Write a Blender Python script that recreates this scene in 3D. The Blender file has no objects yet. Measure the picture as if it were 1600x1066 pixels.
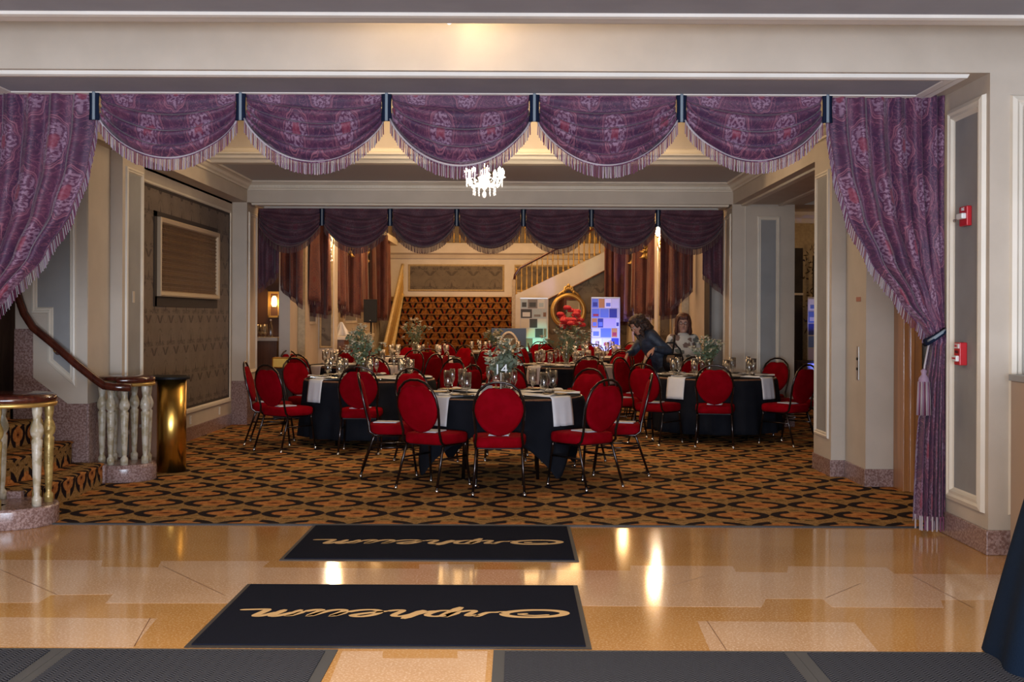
import bpy, math, random
from mathutils import Vector, Matrix, noise
random.seed(11)
PI = math.pi
sc = bpy.context.scene
col = sc.collection
F, HX, HY, CH = 1815.0, 807.0, 496.0, 1.48      # focal length in px, principal point, camera height

# ---------------------------------------------------------------- camera
cam = bpy.data.cameras.new('camera'); co = bpy.data.objects.new('camera', cam); col.objects.link(co)
cam.sensor_width = 36; cam.lens = 36 * F / 1600
cam.shift_x = -(HX - 800) / 1600; cam.shift_y = -(533 - HY) / 1600
cam.clip_start = .05; cam.clip_end = 200
co.location = (0, 0, CH); co.rotation_euler = (Matrix.Rotation(PI/2, 4, 'X') @ Matrix.Rotation(-.0042, 4, 'Z').inverted().to_4x4()).to_euler()
sc.camera = co
sc.view_settings.view_transform = 'Standard'; sc.view_settings.look = 'None'
sc.view_settings.gamma = 1; sc.view_settings.use_curve_mapping = False
sc.view_settings.exposure = 0.0
sc.cycles.max_bounces = 7; sc.cycles.diffuse_bounces = 4; sc.cycles.glossy_bounces = 3; sc.cycles.transmission_bounces = 4
sc.cycles.transparent_max_bounces = 8; sc.cycles.caustics_reflective = False; sc.cycles.caustics_refractive = False
sc.cycles.sample_clamp_indirect = 3
# ---------------------------------------------------------------- world and lights
w = bpy.data.worlds.new('world'); sc.world = w; w.use_nodes = True
w.node_tree.nodes['Background'].inputs[0].default_value = (.55, .65, .85, 1)
w.node_tree.nodes['Background'].inputs[1].default_value = .03

def light(kind, loc, energy, color, size=.2, rot=(0, 0, 0), sy=None, spot=None):
    l = bpy.data.lights.new(kind.lower() + '_light', kind); l.energy = energy; l.color = color
    if kind == 'AREA':
        l.size = size
        if sy: l.shape = 'RECTANGLE'; l.size_y = sy
    else:
        l.shadow_soft_size = size
        if kind == 'SPOT': l.spot_size = spot or 1; l.spot_blend = .6
    o = bpy.data.objects.new(kind.lower() + '_light', l); col.objects.link(o); o.location = loc; o.rotation_euler = rot
    return o
COOL = (.74, .84, 1.0); WARM = (1.0, .62, .28); WW = (1.0, .80, .58)
light('AREA', (-.4, -3.6, 1.75), 430, COOL, 6.5, (math.radians(90), 0, 0), 2.7)           # daylight through the street doors
light('AREA', (-.4, -3.9, .7), 820, COOL, 6.5, (math.radians(122), 0, 0), 1.2)             # light thrown up off the pavement outside
light('AREA', (-.4, 3.2, 3.0), 170, (1.0, .76, .50), 3.0, (0, 0, 0), 2.0)                                # lobby ceiling lamps
light('POINT', (-.38, 6.8, 3.42), 75, (1.0, .70, .38), .07)                                # lamp in the lobby coffer
light('POINT', (-.33, 12.0, 2.99), 120, (1.0, .80, .56), .12)                               # chandelier in the hall
light('AREA', (-.4, 12.6, 4.2), 60, (1.0, .66, .34), 4.5, (0, 0, 0), 1.0)                  # coffer lamps of the hall
for sx in (-3.10, 2.36):
    light('POINT', (sx, 20.0, 3.06), 30, (1.0, .60, .26), .08)
    light('POINT', (sx * .95, 24.3, 3.1), 22, (1.0, .58, .24), .1)
light('AREA', (-.4, 20.6, 4.9), 260, (1.0, .59, .29), 4.5, (0, 0, 0), 7.5)                   # rear hall ceiling
light('AREA', (-.4, 28.6, 4.7), 200, (1.0, .58, .23), 4.0, (0, 0, 0), 2.5)                # over the staircase
light('POINT', (5.4, 18.5, 2.7), 22, (1.0, .62, .32), .2)                                  # side room
light('POINT', (-4.1, 17.4, 2.7), 6, (1.0, .6, .3), .1)                                    # bar alcove

# ---------------------------------------------------------------- mesh builder
def vsub(a, b): return (a[0]-b[0], a[1]-b[1], a[2]-b[2])
class MB:
    def __init__(s): s.v = []; s.f = []; s.sm = []; s.mi = []; s.uv = {}
    def add(s, vs, fs, smooth=False, mi=0, uvs=None):
        b = len(s.v); s.v += [tuple(p) for p in vs]
        for f in fs:
            s.f.append(tuple(i+b for i in f)); s.sm.append(smooth); s.mi.append(mi)
        if uvs:
            for i, t in enumerate(uvs): s.uv[b+i] = t
        return s
    def box(s, x0, x1, y0, y1, z0, z1, mi=0):
        vs = [(x0,y0,z0),(x1,y0,z0),(x1,y1,z0),(x0,y1,z0),(x0,y0,z1),(x1,y0,z1),(x1,y1,z1),(x0,y1,z1)]
        return s.add(vs, [(0,3,2,1),(4,5,6,7),(0,1,5,4),(1,2,6,5),(2,3,7,6),(3,0,4,7)], False, mi)
    def prism(s, pts, axis, a, b, mi=0, smooth=False):     # pts 2D; axis the extrusion axis
        n = len(pts)
        def mk(p, t):
            return (t, p[0], p[1]) if axis == 'x' else (p[0], t, p[1]) if axis == 'y' else (p[0], p[1], t)
        vs = [mk(p, a) for p in pts] + [mk(p, b) for p in pts]
        fs = [(i, (i+1) % n, n+(i+1) % n, n+i) for i in range(n)] + [tuple(range(n))[::-1], tuple(range(n, 2*n))]
        return s.add(vs, fs, smooth, mi)
    def tube(s, pts, r, n=8, mi=0, closed=False, flat=1.0):
        pts = [Vector(p) for p in pts]; m = len(pts); vs = []
        rr = r if isinstance(r, (list, tuple)) else [r]*m
        prev = None
        for i, p in enumerate(pts):
            a = pts[(i-1) % m] if (closed or i > 0) else p; b = pts[(i+1) % m] if (closed or i < m-1) else p
            t = (b-a).normalized()
            if prev is None:
                up = Vector((0, 0, 1)) if abs(t.z) < .9 else Vector((0, 1, 0))
                x = t.cross(up).normalized()
            else:
                x = (prev - t*prev.dot(t)).normalized()
            prev = x; y = t.cross(x)
            for k in range(n):
                c = 2*PI*k/n; vs.append(p + x*(rr[i]*math.cos(c)) + y*(rr[i]*flat*math.sin(c)))
        fs = []
        for i in range(m if closed else m-1):
            j = (i+1) % m
            for k in range(n): fs.append((i*n+k, i*n+(k+1) % n, j*n+(k+1) % n, j*n+k))
        if not closed: fs += [tuple(range(n))[::-1], tuple(range((m-1)*n, m*n))]
        return s.add(vs, fs, True, mi)
    def lathe(s, prof, cx=0, cy=0, n=12, mi=0, sx=1, sy=1, smooth=True, cz=0):
        vs = []; m = len(prof)
        for r, z in prof:
            for k in range(n):
                c = 2*PI*k/n; vs.append((cx+r*sx*math.cos(c), cy+r*sy*math.sin(c), cz+z))
        fs = [(i*n+k, i*n+(k+1) % n, (i+1)*n+(k+1) % n, (i+1)*n+k) for i in range(m-1) for k in range(n)]
        if prof[0][0] > 1e-5: fs.append(tuple(range(n))[::-1])
        if prof[-1][0] > 1e-5: fs.append(tuple(range((m-1)*n, m*n)))
        return s.add(vs, fs, smooth, mi)
    def ball(s, c, r, n=8, m=6, mi=0):
        rx, ry, rz = r if isinstance(r, (list, tuple)) else (r, r, r)
        vs = []
        for i in range(m+1):
            a = -PI/2 + PI*i/m
            for k in range(n):
                b = 2*PI*k/n; vs.append((c[0]+rx*math.cos(a)*math.cos(b), c[1]+ry*math.cos(a)*math.sin(b), c[2]+rz*math.sin(a)))
        fs = [(i*n+k, i*n+(k+1) % n, (i+1)*n+(k+1) % n, (i+1)*n+k) for i in range(m) for k in range(n)]
        return s.add(vs, fs, True, mi)
    def grid(s, P, nu, nv, mi=0, UV=None, smooth=True, cu=False):
        vs = []; uv = []
        for j in range(nv+1):
            for i in range(nu+1):
                u, v = i/nu, j/nv; vs.append(P(u, v)); uv.append(UV(u, v) if UV else (u, v))
        fs = [(j*(nu+1)+i, j*(nu+1)+i+1, (j+1)*(nu+1)+i+1, (j+1)*(nu+1)+i) for j in range(nv) for i in range(nu)]
        return s.add(vs, fs, smooth, mi, uv)
    def loft(s, rings, mi=0, cap=True):                    # rings: (center, rx, ry, [axis vectors x,y])
        n = 16; vs = []
        for r in rings:
            c = Vector(r[0]); X = Vector(r[3]) if len(r) > 3 else Vector((1,0,0)); Y = Vector(r[4]) if len(r) > 4 else Vector((0,1,0))
            for k in range(n):
                a = 2*PI*k/n; vs.append(c + X*(r[1]*math.cos(a)) + Y*(r[2]*math.sin(a)))
        m = len(rings)
        fs = [(i*n+k, i*n+(k+1) % n, (i+1)*n+(k+1) % n, (i+1)*n+k) for i in range(m-1) for k in range(n)]
        if cap: fs += [tuple(range(n))[::-1], tuple(range((m-1)*n, m*n))]
        return s.add(vs, fs, True, mi)
    def mould(s, poly, mp, prof, mi=0, closed=True):       # a moulding mitred round a polygon; prof = (inset, height)
        n = len(poly); area = sum(poly[i][0]*poly[(i+1) % n][1]-poly[(i+1) % n][0]*poly[i][1] for i in range(n))
        sg = 1 if area > 0 else -1; vs = []
        for i in range(n):
            p = poly[i]; a = poly[i-1]; b = poly[(i+1) % n]
            def nrm(q, t):
                dx, dy = t[0]-q[0], t[1]-q[1]; l = math.hypot(dx, dy); return (-dy/l*sg, dx/l*sg)
            n1, n2 = nrm(a, p), nrm(p, b); d = 1+n1[0]*n2[0]+n1[1]*n2[1]
            mx, my = (n1[0]+n2[0])/d, (n1[1]+n2[1])/d
            for o, h in prof: vs.append(mp(p[0]+mx*o, p[1]+my*o, h))
        m = len(prof); fs = []
        for i in range(n):
            j = (i+1) % n
            for k in range(m-1): fs.append((i*m+k, j*m+k, j*m+k+1, i*m+k+1))
        return s.add(vs, fs, False, mi)
    def build(s, name, mats, parent=None, loc=None, bevel=0, label=None, kind=None, mod=None):
        me = bpy.data.meshes.new(name); me.from_pydata(s.v, [], s.f)
        for m in (mats if isinstance(mats, (list, tuple)) else [mats]): me.materials.append(m)
        me.polygons.foreach_set('use_smooth', s.sm); me.polygons.foreach_set('material_index', s.mi)
        if s.uv:
            l = me.uv_layers.new(name='uv')
            vi = [0]*len(me.loops); me.loops.foreach_get('vertex_index', vi)
            fl = []
            for i in vi: fl += s.uv.get(i, (0, 0))
            l.data.foreach_set('uv', fl)
        me.update()
        o = bpy.data.objects.new(name, me); col.objects.link(o)
        if parent: o.parent = parent
        if loc: o.location = loc
        if bevel:
            b = o.modifiers.new('bevel', 'BEVEL'); b.width = bevel; b.segments = 2; b.limit_method = 'ANGLE'; b.harden_normals = False
        if label: o['label'] = label
        if kind: o['kind'] = kind
        return o
def struct(name, mb, m, bevel=0): return mb.build(name, m, kind='structure', bevel=bevel)
def tag(o, label, cat, group=None, kind=None):
    o['label'] = label; o['category'] = cat
    if group: o['group'] = group
    if kind: o['kind'] = kind
    return o
def thing(name, label, cat, loc=(0, 0, 0), rz=0, group=None):
    o = bpy.data.objects.new(name, None); col.objects.link(o); o.location = loc; o.rotation_euler = (0, 0, rz); o.empty_display_size = .1
    return tag(o, label, cat, group)
def dup(root, loc, rz, label, group=None, scale=None):
    r = root.copy(); col.objects.link(r); r.location = loc; r.rotation_euler = (0, 0, rz); r['label'] = label
    if group: r['group'] = group
    if scale: r.scale = scale
    for ch in list(root.children):
        c = ch.copy(); col.objects.link(c); c.parent = r
        for g in ch.children:
            d = g.copy(); col.objects.link(d); d.parent = c
    return r
def W(px, py, Y):                       # a point read off the photograph, placed at depth Y
    px, py = px + .0042*(py-533), py - .0042*(px-800)
    return ((px-HX)*Y/F, Y, CH-(py-HY)*Y/F)
def FL(px, py):                         # the same for a point on the floor
    a, b = px + .0042*(py-533), py - .0042*(px-800); Y = CH*F/(b-HY)
    return ((a-HX)*Y/F, Y)

# ---------------------------------------------------------------- materials
class N:                                 # arithmetic on node sockets
    nt = None
    def __init__(s, k): s.k = k
    @staticmethod
    def op(o, *a):
        n = N.nt.nodes.new('ShaderNodeMath'); n.operation = o
        for i, x in enumerate(a):
            if isinstance(x, N): N.nt.links.new(x.k, n.inputs[i])
            else: n.inputs[i].default_value = x
        return N(n.outputs[0])
    def __add__(s, o): return N.op('ADD', s, o)
    __radd__ = __add__
    def __sub__(s, o): return N.op('SUBTRACT', s, o)
    def __rsub__(s, o): return N.op('SUBTRACT', o, s)
    def __mul__(s, o): return N.op('MULTIPLY', s, o)
    __rmul__ = __mul__
    def __truediv__(s, o): return N.op('DIVIDE', s, o)
def nabs(a): return N.op('ABSOLUTE', a)
def ncos(a): return N.op('COSINE', a)
def nsqrt(a): return N.op('SQRT', a)
def nfract(a): return N.op('FRACT', a)
def nfloor(a): return N.op('FLOOR', a)
def nmod(a, b): return N.op('FLOORED_MODULO', a, b)
def nmin(a, b): return N.op('MINIMUM', a, b)
def nmax(a, b): return N.op('MAXIMUM', a, b)
def ramp(a, lo, hi):                     # 0 at lo, 1 at hi
    n = N.nt.nodes.new('ShaderNodeMapRange'); n.interpolation_type = 'SMOOTHSTEP'
    N.nt.links.new(a.k, n.inputs[0]); n.inputs[1].default_value = lo; n.inputs[2].default_value = hi
    return N(n.outputs[0])
def band(a, c, wd, soft=.5): return 1 - ramp(nabs(a - c), wd*(1-soft), wd)
def mixc(fac, a, b):
    n = N.nt.nodes.new('ShaderNodeMix'); n.data_type = 'RGBA'
    N.nt.links.new(fac.k, n.inputs[0])
    for i, x in ((6, a), (7, b)):
        if isinstance(x, N): N.nt.links.new(x.k, n.inputs[i])
        else: n.inputs[i].default_value = (*x, 1)
    return N(n.outputs[2])
def coords(kind='Object'):
    t = N.nt.nodes.new('ShaderNodeTexCoord'); s = N.nt.nodes.new('ShaderNodeSeparateXYZ')
    N.nt.links.new(t.outputs[kind], s.inputs[0])
    return t.outputs[kind], N(s.outputs[0]), N(s.outputs[1]), N(s.outputs[2])
def comb(x, y, z=0):
    n = N.nt.nodes.new('ShaderNodeCombineXYZ')
    for i, a in enumerate((x, y, z)):
        if isinstance(a, N): N.nt.links.new(a.k, n.inputs[i])
        else: n.inputs[i].default_value = a
    return n.outputs[0]
def noi(vec, scale, detail=3, dist=0):
    n = N.nt.nodes.new('ShaderNodeTexNoise'); n.inputs['Scale'].default_value = scale; n.inputs['Detail'].default_value = detail
    n.inputs['Distortion'].default_value = dist
    N.nt.links.new(vec, n.inputs['Vector']); return N(n.outputs[0])
def vor(vec, scale, feat='F1'):
    n = N.nt.nodes.new('ShaderNodeTexVoronoi'); n.feature = feat; n.inputs['Scale'].default_value = scale
    N.nt.links.new(vec, n.inputs['Vector']); return N(n.outputs[0])
def mat(name, c=(.5, .5, .5), rough=.6, metal=0, fn=None, bump=0, emit=None, es=1, sheen=0, coat=0, trans=0, spec=.5, ior=1.5, alpha=1):
    m = bpy.data.materials.new(name); m.use_nodes = True; N.nt = m.node_tree
    b = m.node_tree.nodes['Principled BSDF']; I = b.inputs
    I['Base Color'].default_value = (*c, 1); I['Roughness'].default_value = rough; I['Metallic'].default_value = metal
    I['Specular IOR Level'].default_value = spec; I['IOR'].default_value = ior
    if sheen: I['Sheen Weight'].default_value = sheen; I['Sheen Roughness'].default_value = .4
    if coat: I['Coat Weight'].default_value = coat; I['Coat Roughness'].default_value = .06
    if trans: I['Transmission Weight'].default_value = trans
    if alpha < 1: I['Alpha'].default_value = alpha
    if emit: I['Emission Color'].default_value = (*emit, 1); I['Emission Strength'].default_value = es
    if fn:
        r = fn()                          # colour, height, roughness
        if r[0] is not None: N.nt.links.new(r[0].k, I['Base Color'])
        if len(r) > 1 and r[1] is not None and bump:
            q = N.nt.nodes.new('ShaderNodeBump'); q.inputs['Strength'].default_value = 1; q.inputs['Distance'].default_value = bump
            N.nt.links.new(r[1].k, q.inputs['Height']); N.nt.links.new(q.outputs[0], I['Normal'])
        if len(r) > 2: N.nt.links.new(r[2].k, I['Roughness'])
    return m
def f_plaster(a, b, sc_=3):
    def f():
        v, x, y, z = coords(); n = noi(v, sc_, 4); g = noi(v, 220, 1)
        return (mixc(ramp(n, .3, .7), a, b), g)
    return f
CREAM = mat('cream_paint', rough=.55, fn=f_plaster((.50, .435, .36), (.55, .48, .40)), bump=.0006)
CREAML = mat('cream_trim_paint', rough=.42, fn=f_plaster((.66, .60, .50), (.72, .66, .56)), bump=.0002)
WHITE = mat('white_trim_paint', rough=.4, fn=f_plaster((.74, .73, .69), (.80, .79, .75)))
GREY = mat('grey_panel_paint', rough=.6, fn=f_plaster((.25, .25, .25), (.29, .29, .29)), bump=.0005)
CEIL = mat('grey_ceiling_paint', rough=.65, fn=f_plaster((.29, .31, .37), (.33, .35, .41)))
DARK = mat('dark_and_shade_paint', (.03, .022, .02), .7)  # for dark things, and for shade put into the colour of the stair void
def f_granite():
    v, x, y, z = coords(); n = vor(v, 110); k = noi(v, 60, 3)
    c = mixc(ramp(k, .38, .62), (.20, .115, .10), (.36, .25, .235)); return (mixc(ramp(n, .1, .35), (.12, .08, .08), c),)
GRAN = mat('pink_granite', rough=.22, fn=f_granite)
def f_terr(a, b, c_):
    def f():
        v, x, y, z = coords(); n = noi(v, 1.3, 3); s1 = vor(v, 130); k = noi(v, 90, 2)
        c = mixc(ramp(n, .3, .7), a, b); c = mixc(ramp(k, .52, .62), c, c_)
        return (c, None, .045 + .09*noi(v, 2.5, 5))
    return f
TERR = mat('caramel_terrazzo', rough=.2, fn=f_terr((.46, .235, .070), (.55, .30, .10), (.62, .40, .19)), spec=.5)
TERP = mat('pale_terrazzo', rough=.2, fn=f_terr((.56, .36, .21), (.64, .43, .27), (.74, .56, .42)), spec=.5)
def carpet_cols(x, y, v, zoom=1.0):
    P = .476*zoom; Q = .47*zoom
    row = nfloor(y/Q); a = nfract(x/P + .5*nmod(row, 2.0)) - .5; b = (nfract(y/Q) - .5)
    ax = nabs(a)*(P/.205/zoom); by = nabs(b)*(Q/.150/zoom)
    wob = (noi(v, 14/zoom, 2) - .5)*.12
    r = nsqrt(ax*ax + by*by) + wob
    arc = (1 - ramp(nabs(r - 1.0)/(.46 - .28*ax), .75, 1.0)) * ramp(ax, .26, .36)
    inner = 1 - ramp(r, .85, 1.0)
    bl = nabs(b) - .5; lo = nsqrt(a*a*130.0 + bl*bl*230.0)
    loz = 1 - ramp(lo + wob, .8, 1.0)
    eye = nsqrt(a*a*260.0 + b*b*700.0); e2 = nabs(a) - .5; side = nsqrt(e2*e2*420.0 + b*b*420.0)
    ctr = 1 - ramp(nsqrt(a*a*60.0 + b*b*120.0) + wob*2, .7, 1.0)
    fl = noi(v, 34/zoom, 3, 1.5)
    bg = mixc(ramp(fl, .42, .58), (.25, .14, .045), (.40, .235, .09))
    og = mixc(ramp(noi(v, 22/zoom, 3, 1), .42, .58), (.56, .25, .075), (.42, .155, .045))
    c = mixc(inner, bg, og); c = mixc(ctr*.8, c, (.24, .06, .02)); c = mixc(1-ramp(eye, .8, 1.0), c, (.03, .012, .01))
    c = mixc((1-ramp(side, .8, 1.1))*.8, c, (.07, .03, .02))
    petals = ramp(vor(v, 20/zoom), .0, .13); c = mixc((1-petals)*.55, c, (.06, .025, .02))
    c = mixc(nmax(arc, loz*.85), c, (.016, .009, .012)); return c, noi(v, 400, 1)
CARP = mat('scroll_carpet', rough=.95, spec=.1, bump=.002, fn=lambda: (lambda q: carpet_cols(q[1], q[2], q[0]))(coords()))
CARPUV = mat('scroll_carpet_on_stairs', rough=.95, spec=.1, bump=.002, fn=lambda: (lambda q: carpet_cols(q[1], q[2], q[0], .62))(coords('UV')))
def f_backstair():
    v, x, y, z = coords('UV'); P = .34; row = nfloor(y/.41)
    a = nfract(x/P + .5*nmod(row, 2.0)) - .5; b = nfract(y/.41)
    d1 = nabs(nabs(a) - (.08 + b*.55)); leaf = (1-ramp(d1, .06, .11)) * ramp(b, .01, .05) * (1-ramp(b, .30, .40))
    c = mixc(ramp(noi(v, 18, 2), .4, .6), (.15, .052, .012), (.27, .115, .028))
    c = mixc(leaf, c, (.010, .007, .007)); c = mixc((1-ramp(nsqrt(a*a+(b-.12)*(b-.12)), .05, .09))*.9, c, (.22, .02, .01)); return (c,)
CARPB = mat('leaf_stair_carpet', rough=.95, spec=.1, fn=f_backstair)
def f_wallpaper(scale=1.0, base=((.120, .092, .072), (.175, .14, .112)), dark=(.028, .016, .013), use='y'):
    def f():
        v, x, y, z = coords(); h = y if use == 'y' else x
        P = .40*scale; Q = .35*scale
        row = nfloor(z/Q); a = nfract(h/P + .5*nmod(row, 2.0)) - .5; b = nfract(z/Q); aa = nabs(a)
        V = (1-ramp(nabs(aa - (.01+b*.85)), .03, .09)) * (1-ramp(b, .22, .27))
        V2 = (1-ramp(nabs(aa - (.01+(b-.10)*.85)), .01, .035)) * ramp(b, .10, .12) * (1-ramp(b, .24, .28))*.6
        a2 = .5 - aa; spike = (1-ramp(a2 - (.68-b)*.22, -.02, .02)) * ramp(b, .36, .42)
        lace = ramp(noi(v, 70/scale, 3), .44, .56); lb = band(b, .37, .09, .5)*lace*ramp(aa, .08, .16)
        arch = (1-ramp(nabs(nsqrt(a2*a2*6.0+(b-.40)*(b-.40)*2.2)-.62), .02, .07))*.45*lace
        stripe = ramp(ncos(h*420.0/scale), -.4, 1)*.25
        base_c = mixc(stripe + ramp(noi(v, 5, 2), .3, .7)*.5, base[0], base[1])
        k = nmin(V + V2 + spike + lb + arch*1.4, 1.0)
        return (mixc(k*.95, base_c, dark), stripe)
    return f
WPY = mat('damask_wallpaper', rough=.55, fn=f_wallpaper(), bump=.001)
WPX = mat('warm_damask_wallpaper', rough=.6, fn=f_wallpaper(1.5, ((.13, .10, .065), (.20, .155, .10)), (.07, .05, .03), 'x'))
def f_damask(bg1, bg2, line, light_, red, P=.355):
    def f():
        v, x, y, z = coords('UV'); Q = .70
        wx = x + (noi(v, 9, 2)-.5)*.05; wy = y + (noi(v, 7, 2)-.5)*.05
        A = ncos(wx*(2*PI/P)); B = ncos(wy*(2*PI/Q*2)*.5); v0 = nmax(nabs(ncos(wx*(PI/P))*ncos(wy*(PI/Q))), nabs(ncos(wx*(PI/P)+PI/2)*ncos(wy*(PI/Q)+PI/2)))
        a = (nabs(v0)-.5)*2.0 + .075*ncos(wx*(8*PI/P))*ncos(wy*(8*PI/Q)) + .03*ncos(wx*(14*PI/P))
        lines = nmax(band(a, .40, .045, .5), band(a, .50, .03, .5)*.8)
        lines = nmax(lines, band(a, .14, .02, .5)*.55)
        inside = ramp(a, .55, .66)
        cur = vor(v, 26); sw = noi(v, 11, 2, 3.2)
        curl = band(sw, .5, .035, .5)
        c = mixc(ramp(noi(v, 5, 3), .35, .65), bg1, bg2)
        c = mixc(curl*.45*(1-inside), c, line); c = mixc(ramp(noi(v, 40, 2), .5, .62)*.35, c, (.02, .01, .03))
        lit = mixc(ramp(noi(v, 55, 2), .44, .56), bg1, light_); c = mixc(inside*.75, c, lit)
        c = mixc(ramp(a, .90, .97)*.75, c, red); c = mixc(lines*.85, c, line)
        c = mixc(band(a, .03, .02, .5)*ramp(B, .92, .97), c, light_)
        return (c, noi(v, 500, 1))
    return f
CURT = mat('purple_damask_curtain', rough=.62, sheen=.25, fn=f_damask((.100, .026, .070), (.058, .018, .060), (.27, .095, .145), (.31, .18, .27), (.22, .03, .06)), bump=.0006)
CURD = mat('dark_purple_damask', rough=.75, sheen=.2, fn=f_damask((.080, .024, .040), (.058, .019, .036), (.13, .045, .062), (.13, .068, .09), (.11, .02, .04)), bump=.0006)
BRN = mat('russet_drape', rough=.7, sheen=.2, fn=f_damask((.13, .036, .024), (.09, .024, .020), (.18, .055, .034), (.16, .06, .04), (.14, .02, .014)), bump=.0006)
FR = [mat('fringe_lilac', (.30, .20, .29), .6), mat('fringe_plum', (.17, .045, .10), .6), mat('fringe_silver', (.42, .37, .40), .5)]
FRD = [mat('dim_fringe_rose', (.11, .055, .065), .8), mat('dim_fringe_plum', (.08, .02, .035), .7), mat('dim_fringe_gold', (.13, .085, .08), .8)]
NAVYB = mat('navy_braid', (.008, .014, .035), .8, spec=.08); SILVB = mat('silver_braid', (.22, .27, .32), .7, spec=.2)
RED = mat('red_velvet', rough=.85, sheen=0, spec=.04, bump=.0005, fn=lambda: (lambda q: (mixc(ramp(noi(q[0], 9, 3), .35, .65), (.19, .0004, .004), (.24, .0008, .007)), noi(q[0], 500, 1)))(coords()))
FRAME = mat('dark_bronze_tube', (.035, .024, .022), .22, .85, coat=.3)
CHROME = mat('steel_glide', (.75, .75, .75), .2, 1)
BLACKC = mat('black_cloth', rough=.9, spec=.1, fn=lambda: (lambda q: (mixc(ramp(noi(q[0], 4, 3), .3, .7), (.007, .008, .012), (.012, .013, .018)), noi(q[0], 600, 1)))(coords()), bump=.0003)
WHITEC = mat('white_linen', rough=.8, fn=lambda: (lambda q: (mixc(ramp(noi(q[0], 5, 3), .3, .7), (.66, .66, .68), (.74, .74, .75)), noi(q[0], 700, 1)))(coords()), bump=.0003)
def f_wood(a, b, sc_=1):
    def f():
        v, x, y, z = coords(); n = noi(comb(x*18.0*sc_, y*18.0*sc_, z*1.2*sc_), 1, 4, .6); return (mixc(ramp(n, .3, .7), a, b), n)
    return f
MAHOG = mat('mahogany', rough=.18, fn=f_wood((.045, .010, .007), (.09, .02, .012)), coat=.5)
OAK = mat('orange_oak', rough=.35, fn=f_wood((.33, .14, .045), (.46, .21, .07)), coat=.2)
BROWNW = mat('brown_counter_wood', rough=.4, fn=f_wood((.14, .06, .03), (.22, .10, .05)))
BRASS = mat('brushed_brass', rough=.28, metal=1, fn=lambda: (lambda q: (mixc(ramp(noi(comb(q[1]*300.0, q[2]*300.0, q[3]*2.0), 1, 2), .3, .7), (.72, .43, .09), (.80, .50, .13)),))(coords()))
GOLD = mat('gilded_plaster', (.62, .40, .12), .35, .7)
GOLDP = mat('gold_cream_paint', rough=.4, fn=f_plaster((.40, .30, .15), (.50, .38, .20), 20))
BALU = mat('baluster_enamel', rough=.3, fn=lambda: (lambda q: (mixc(ramp(noi(q[0], 18, 4), .4, .62), (.52, .47, .38), (.36, .30, .19)), noi(q[0], 60, 2)))(coords()), bump=.002)
BALG = mat('gilt_baluster_enamel', rough=.3, metal=.3, fn=lambda: (lambda q: (mixc(ramp(noi(q[0], 18, 4), .4, .62), (.50, .36, .13), (.32, .22, .07)), noi(q[0], 60, 2)))(coords()), bump=.002)
BLK = mat('black_plastic', (.010, .010, .012), .5, spec=.2)
def f_glass():
    return (None,)
GLASS = bpy.data.materials.new('clear_glass'); GLASS.use_nodes = True
def _glass():
    nt = GLASS.node_tree; nt.nodes.clear(); o = nt.nodes.new('ShaderNodeOutputMaterial'); mx_ = nt.nodes.new('ShaderNodeMixShader')
    tr = nt.nodes.new('ShaderNodeBsdfTransparent'); tr.inputs[0].default_value = (.93, .95, .97, 1); gl = nt.nodes.new('ShaderNodeBsdfGlossy'); gl.inputs['Roughness'].default_value = .06
    lw = nt.nodes.new('ShaderNodeLayerWeight'); lw.inputs[0].default_value = .35; L_ = nt.links.new
    ad = nt.nodes.new('ShaderNodeMath'); ad.operation = 'ADD'; ad.inputs[1].default_value = .13; ad.use_clamp = True; L_(lw.outputs[1], ad.inputs[0]); L_(ad.outputs[0], mx_.inputs[0]); L_(tr.outputs[0], mx_.inputs[1]); L_(gl.outputs[0], mx_.inputs[2]); L_(mx_.outputs[0], o.inputs[0])
_glass()
MIRR = mat('mirror_silver', (.8, .8, .8), .03, 1)
LAMP = mat('lit_bulb', (1, .8, .5), .4, emit=(1.0, .80, .55), es=30)
LAMPW = mat('lit_sconce_bulb', (1, .8, .5), .4, emit=(1.0, .82, .55), es=300)
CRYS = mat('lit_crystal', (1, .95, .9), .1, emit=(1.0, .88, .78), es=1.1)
STEEL = mat('satin_steel', (.5, .48, .45), .35, .9)
REDP = mat('fire_red_plastic', (.50, .012, .02), .35); WPL = mat('white_plastic', (.75, .76, .75), .35)
INK = mat('black_ink', (.01, .01, .01), .6); IVORY = mat('ivory_ink', (.62, .42, .20), .85)
def f_grille():
    v, x, y, z = coords(); a = nfract(y/.05 + .5*nmod(nfloor(z/.045), 2.0))-.5; b = nfract(z/.045)-.5
    r = nsqrt(a*a+b*b); return (mixc(1-ramp(r, .16, .30), (.045, .022, .012), (.30, .17, .065)), 1-r)
GRIL = mat('pierced_bronze_grille', rough=.4, metal=.3, fn=f_grille, bump=.01)
def f_mat(a, b, s=700):
    def f():
        v, x, y, z = coords(); n = noi(v, s, 1); return (mixc(ramp(n, .35, .65), a, b), n)
    return f
MATN = mat('navy_mat_pile', rough=.95, spec=.05, fn=f_mat((.006, .008, .016), (.017, .020, .034)), bump=.003)
MATE = mat('rubber_edge', (.03, .03, .034), .6)
def f_herr():
    v, x, y, z = coords(); s = .05; a = nfract(x/s); b = nabs(a-.5)*1.0
    k = nfract((y + b*s)/.022 ); L = ramp(nabs(k-.5), .15, .3)
    return (mixc(L*.8 + (noi(v, 300, 1)-.5)*.8, (.012, .015, .024), (.085, .095, .125)), L)
HERR = mat('charcoal_herringbone_matting', rough=.9, spec=.1, fn=f_herr, bump=.004)
MATG = mat('grey_mat_border', (.055, .06, .07), .8)
NAVYC = mat('navy_drape', rough=.9, spec=.1, fn=f_mat((.003, .009, .022), (.006, .014, .032), 300), bump=.001)
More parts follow.
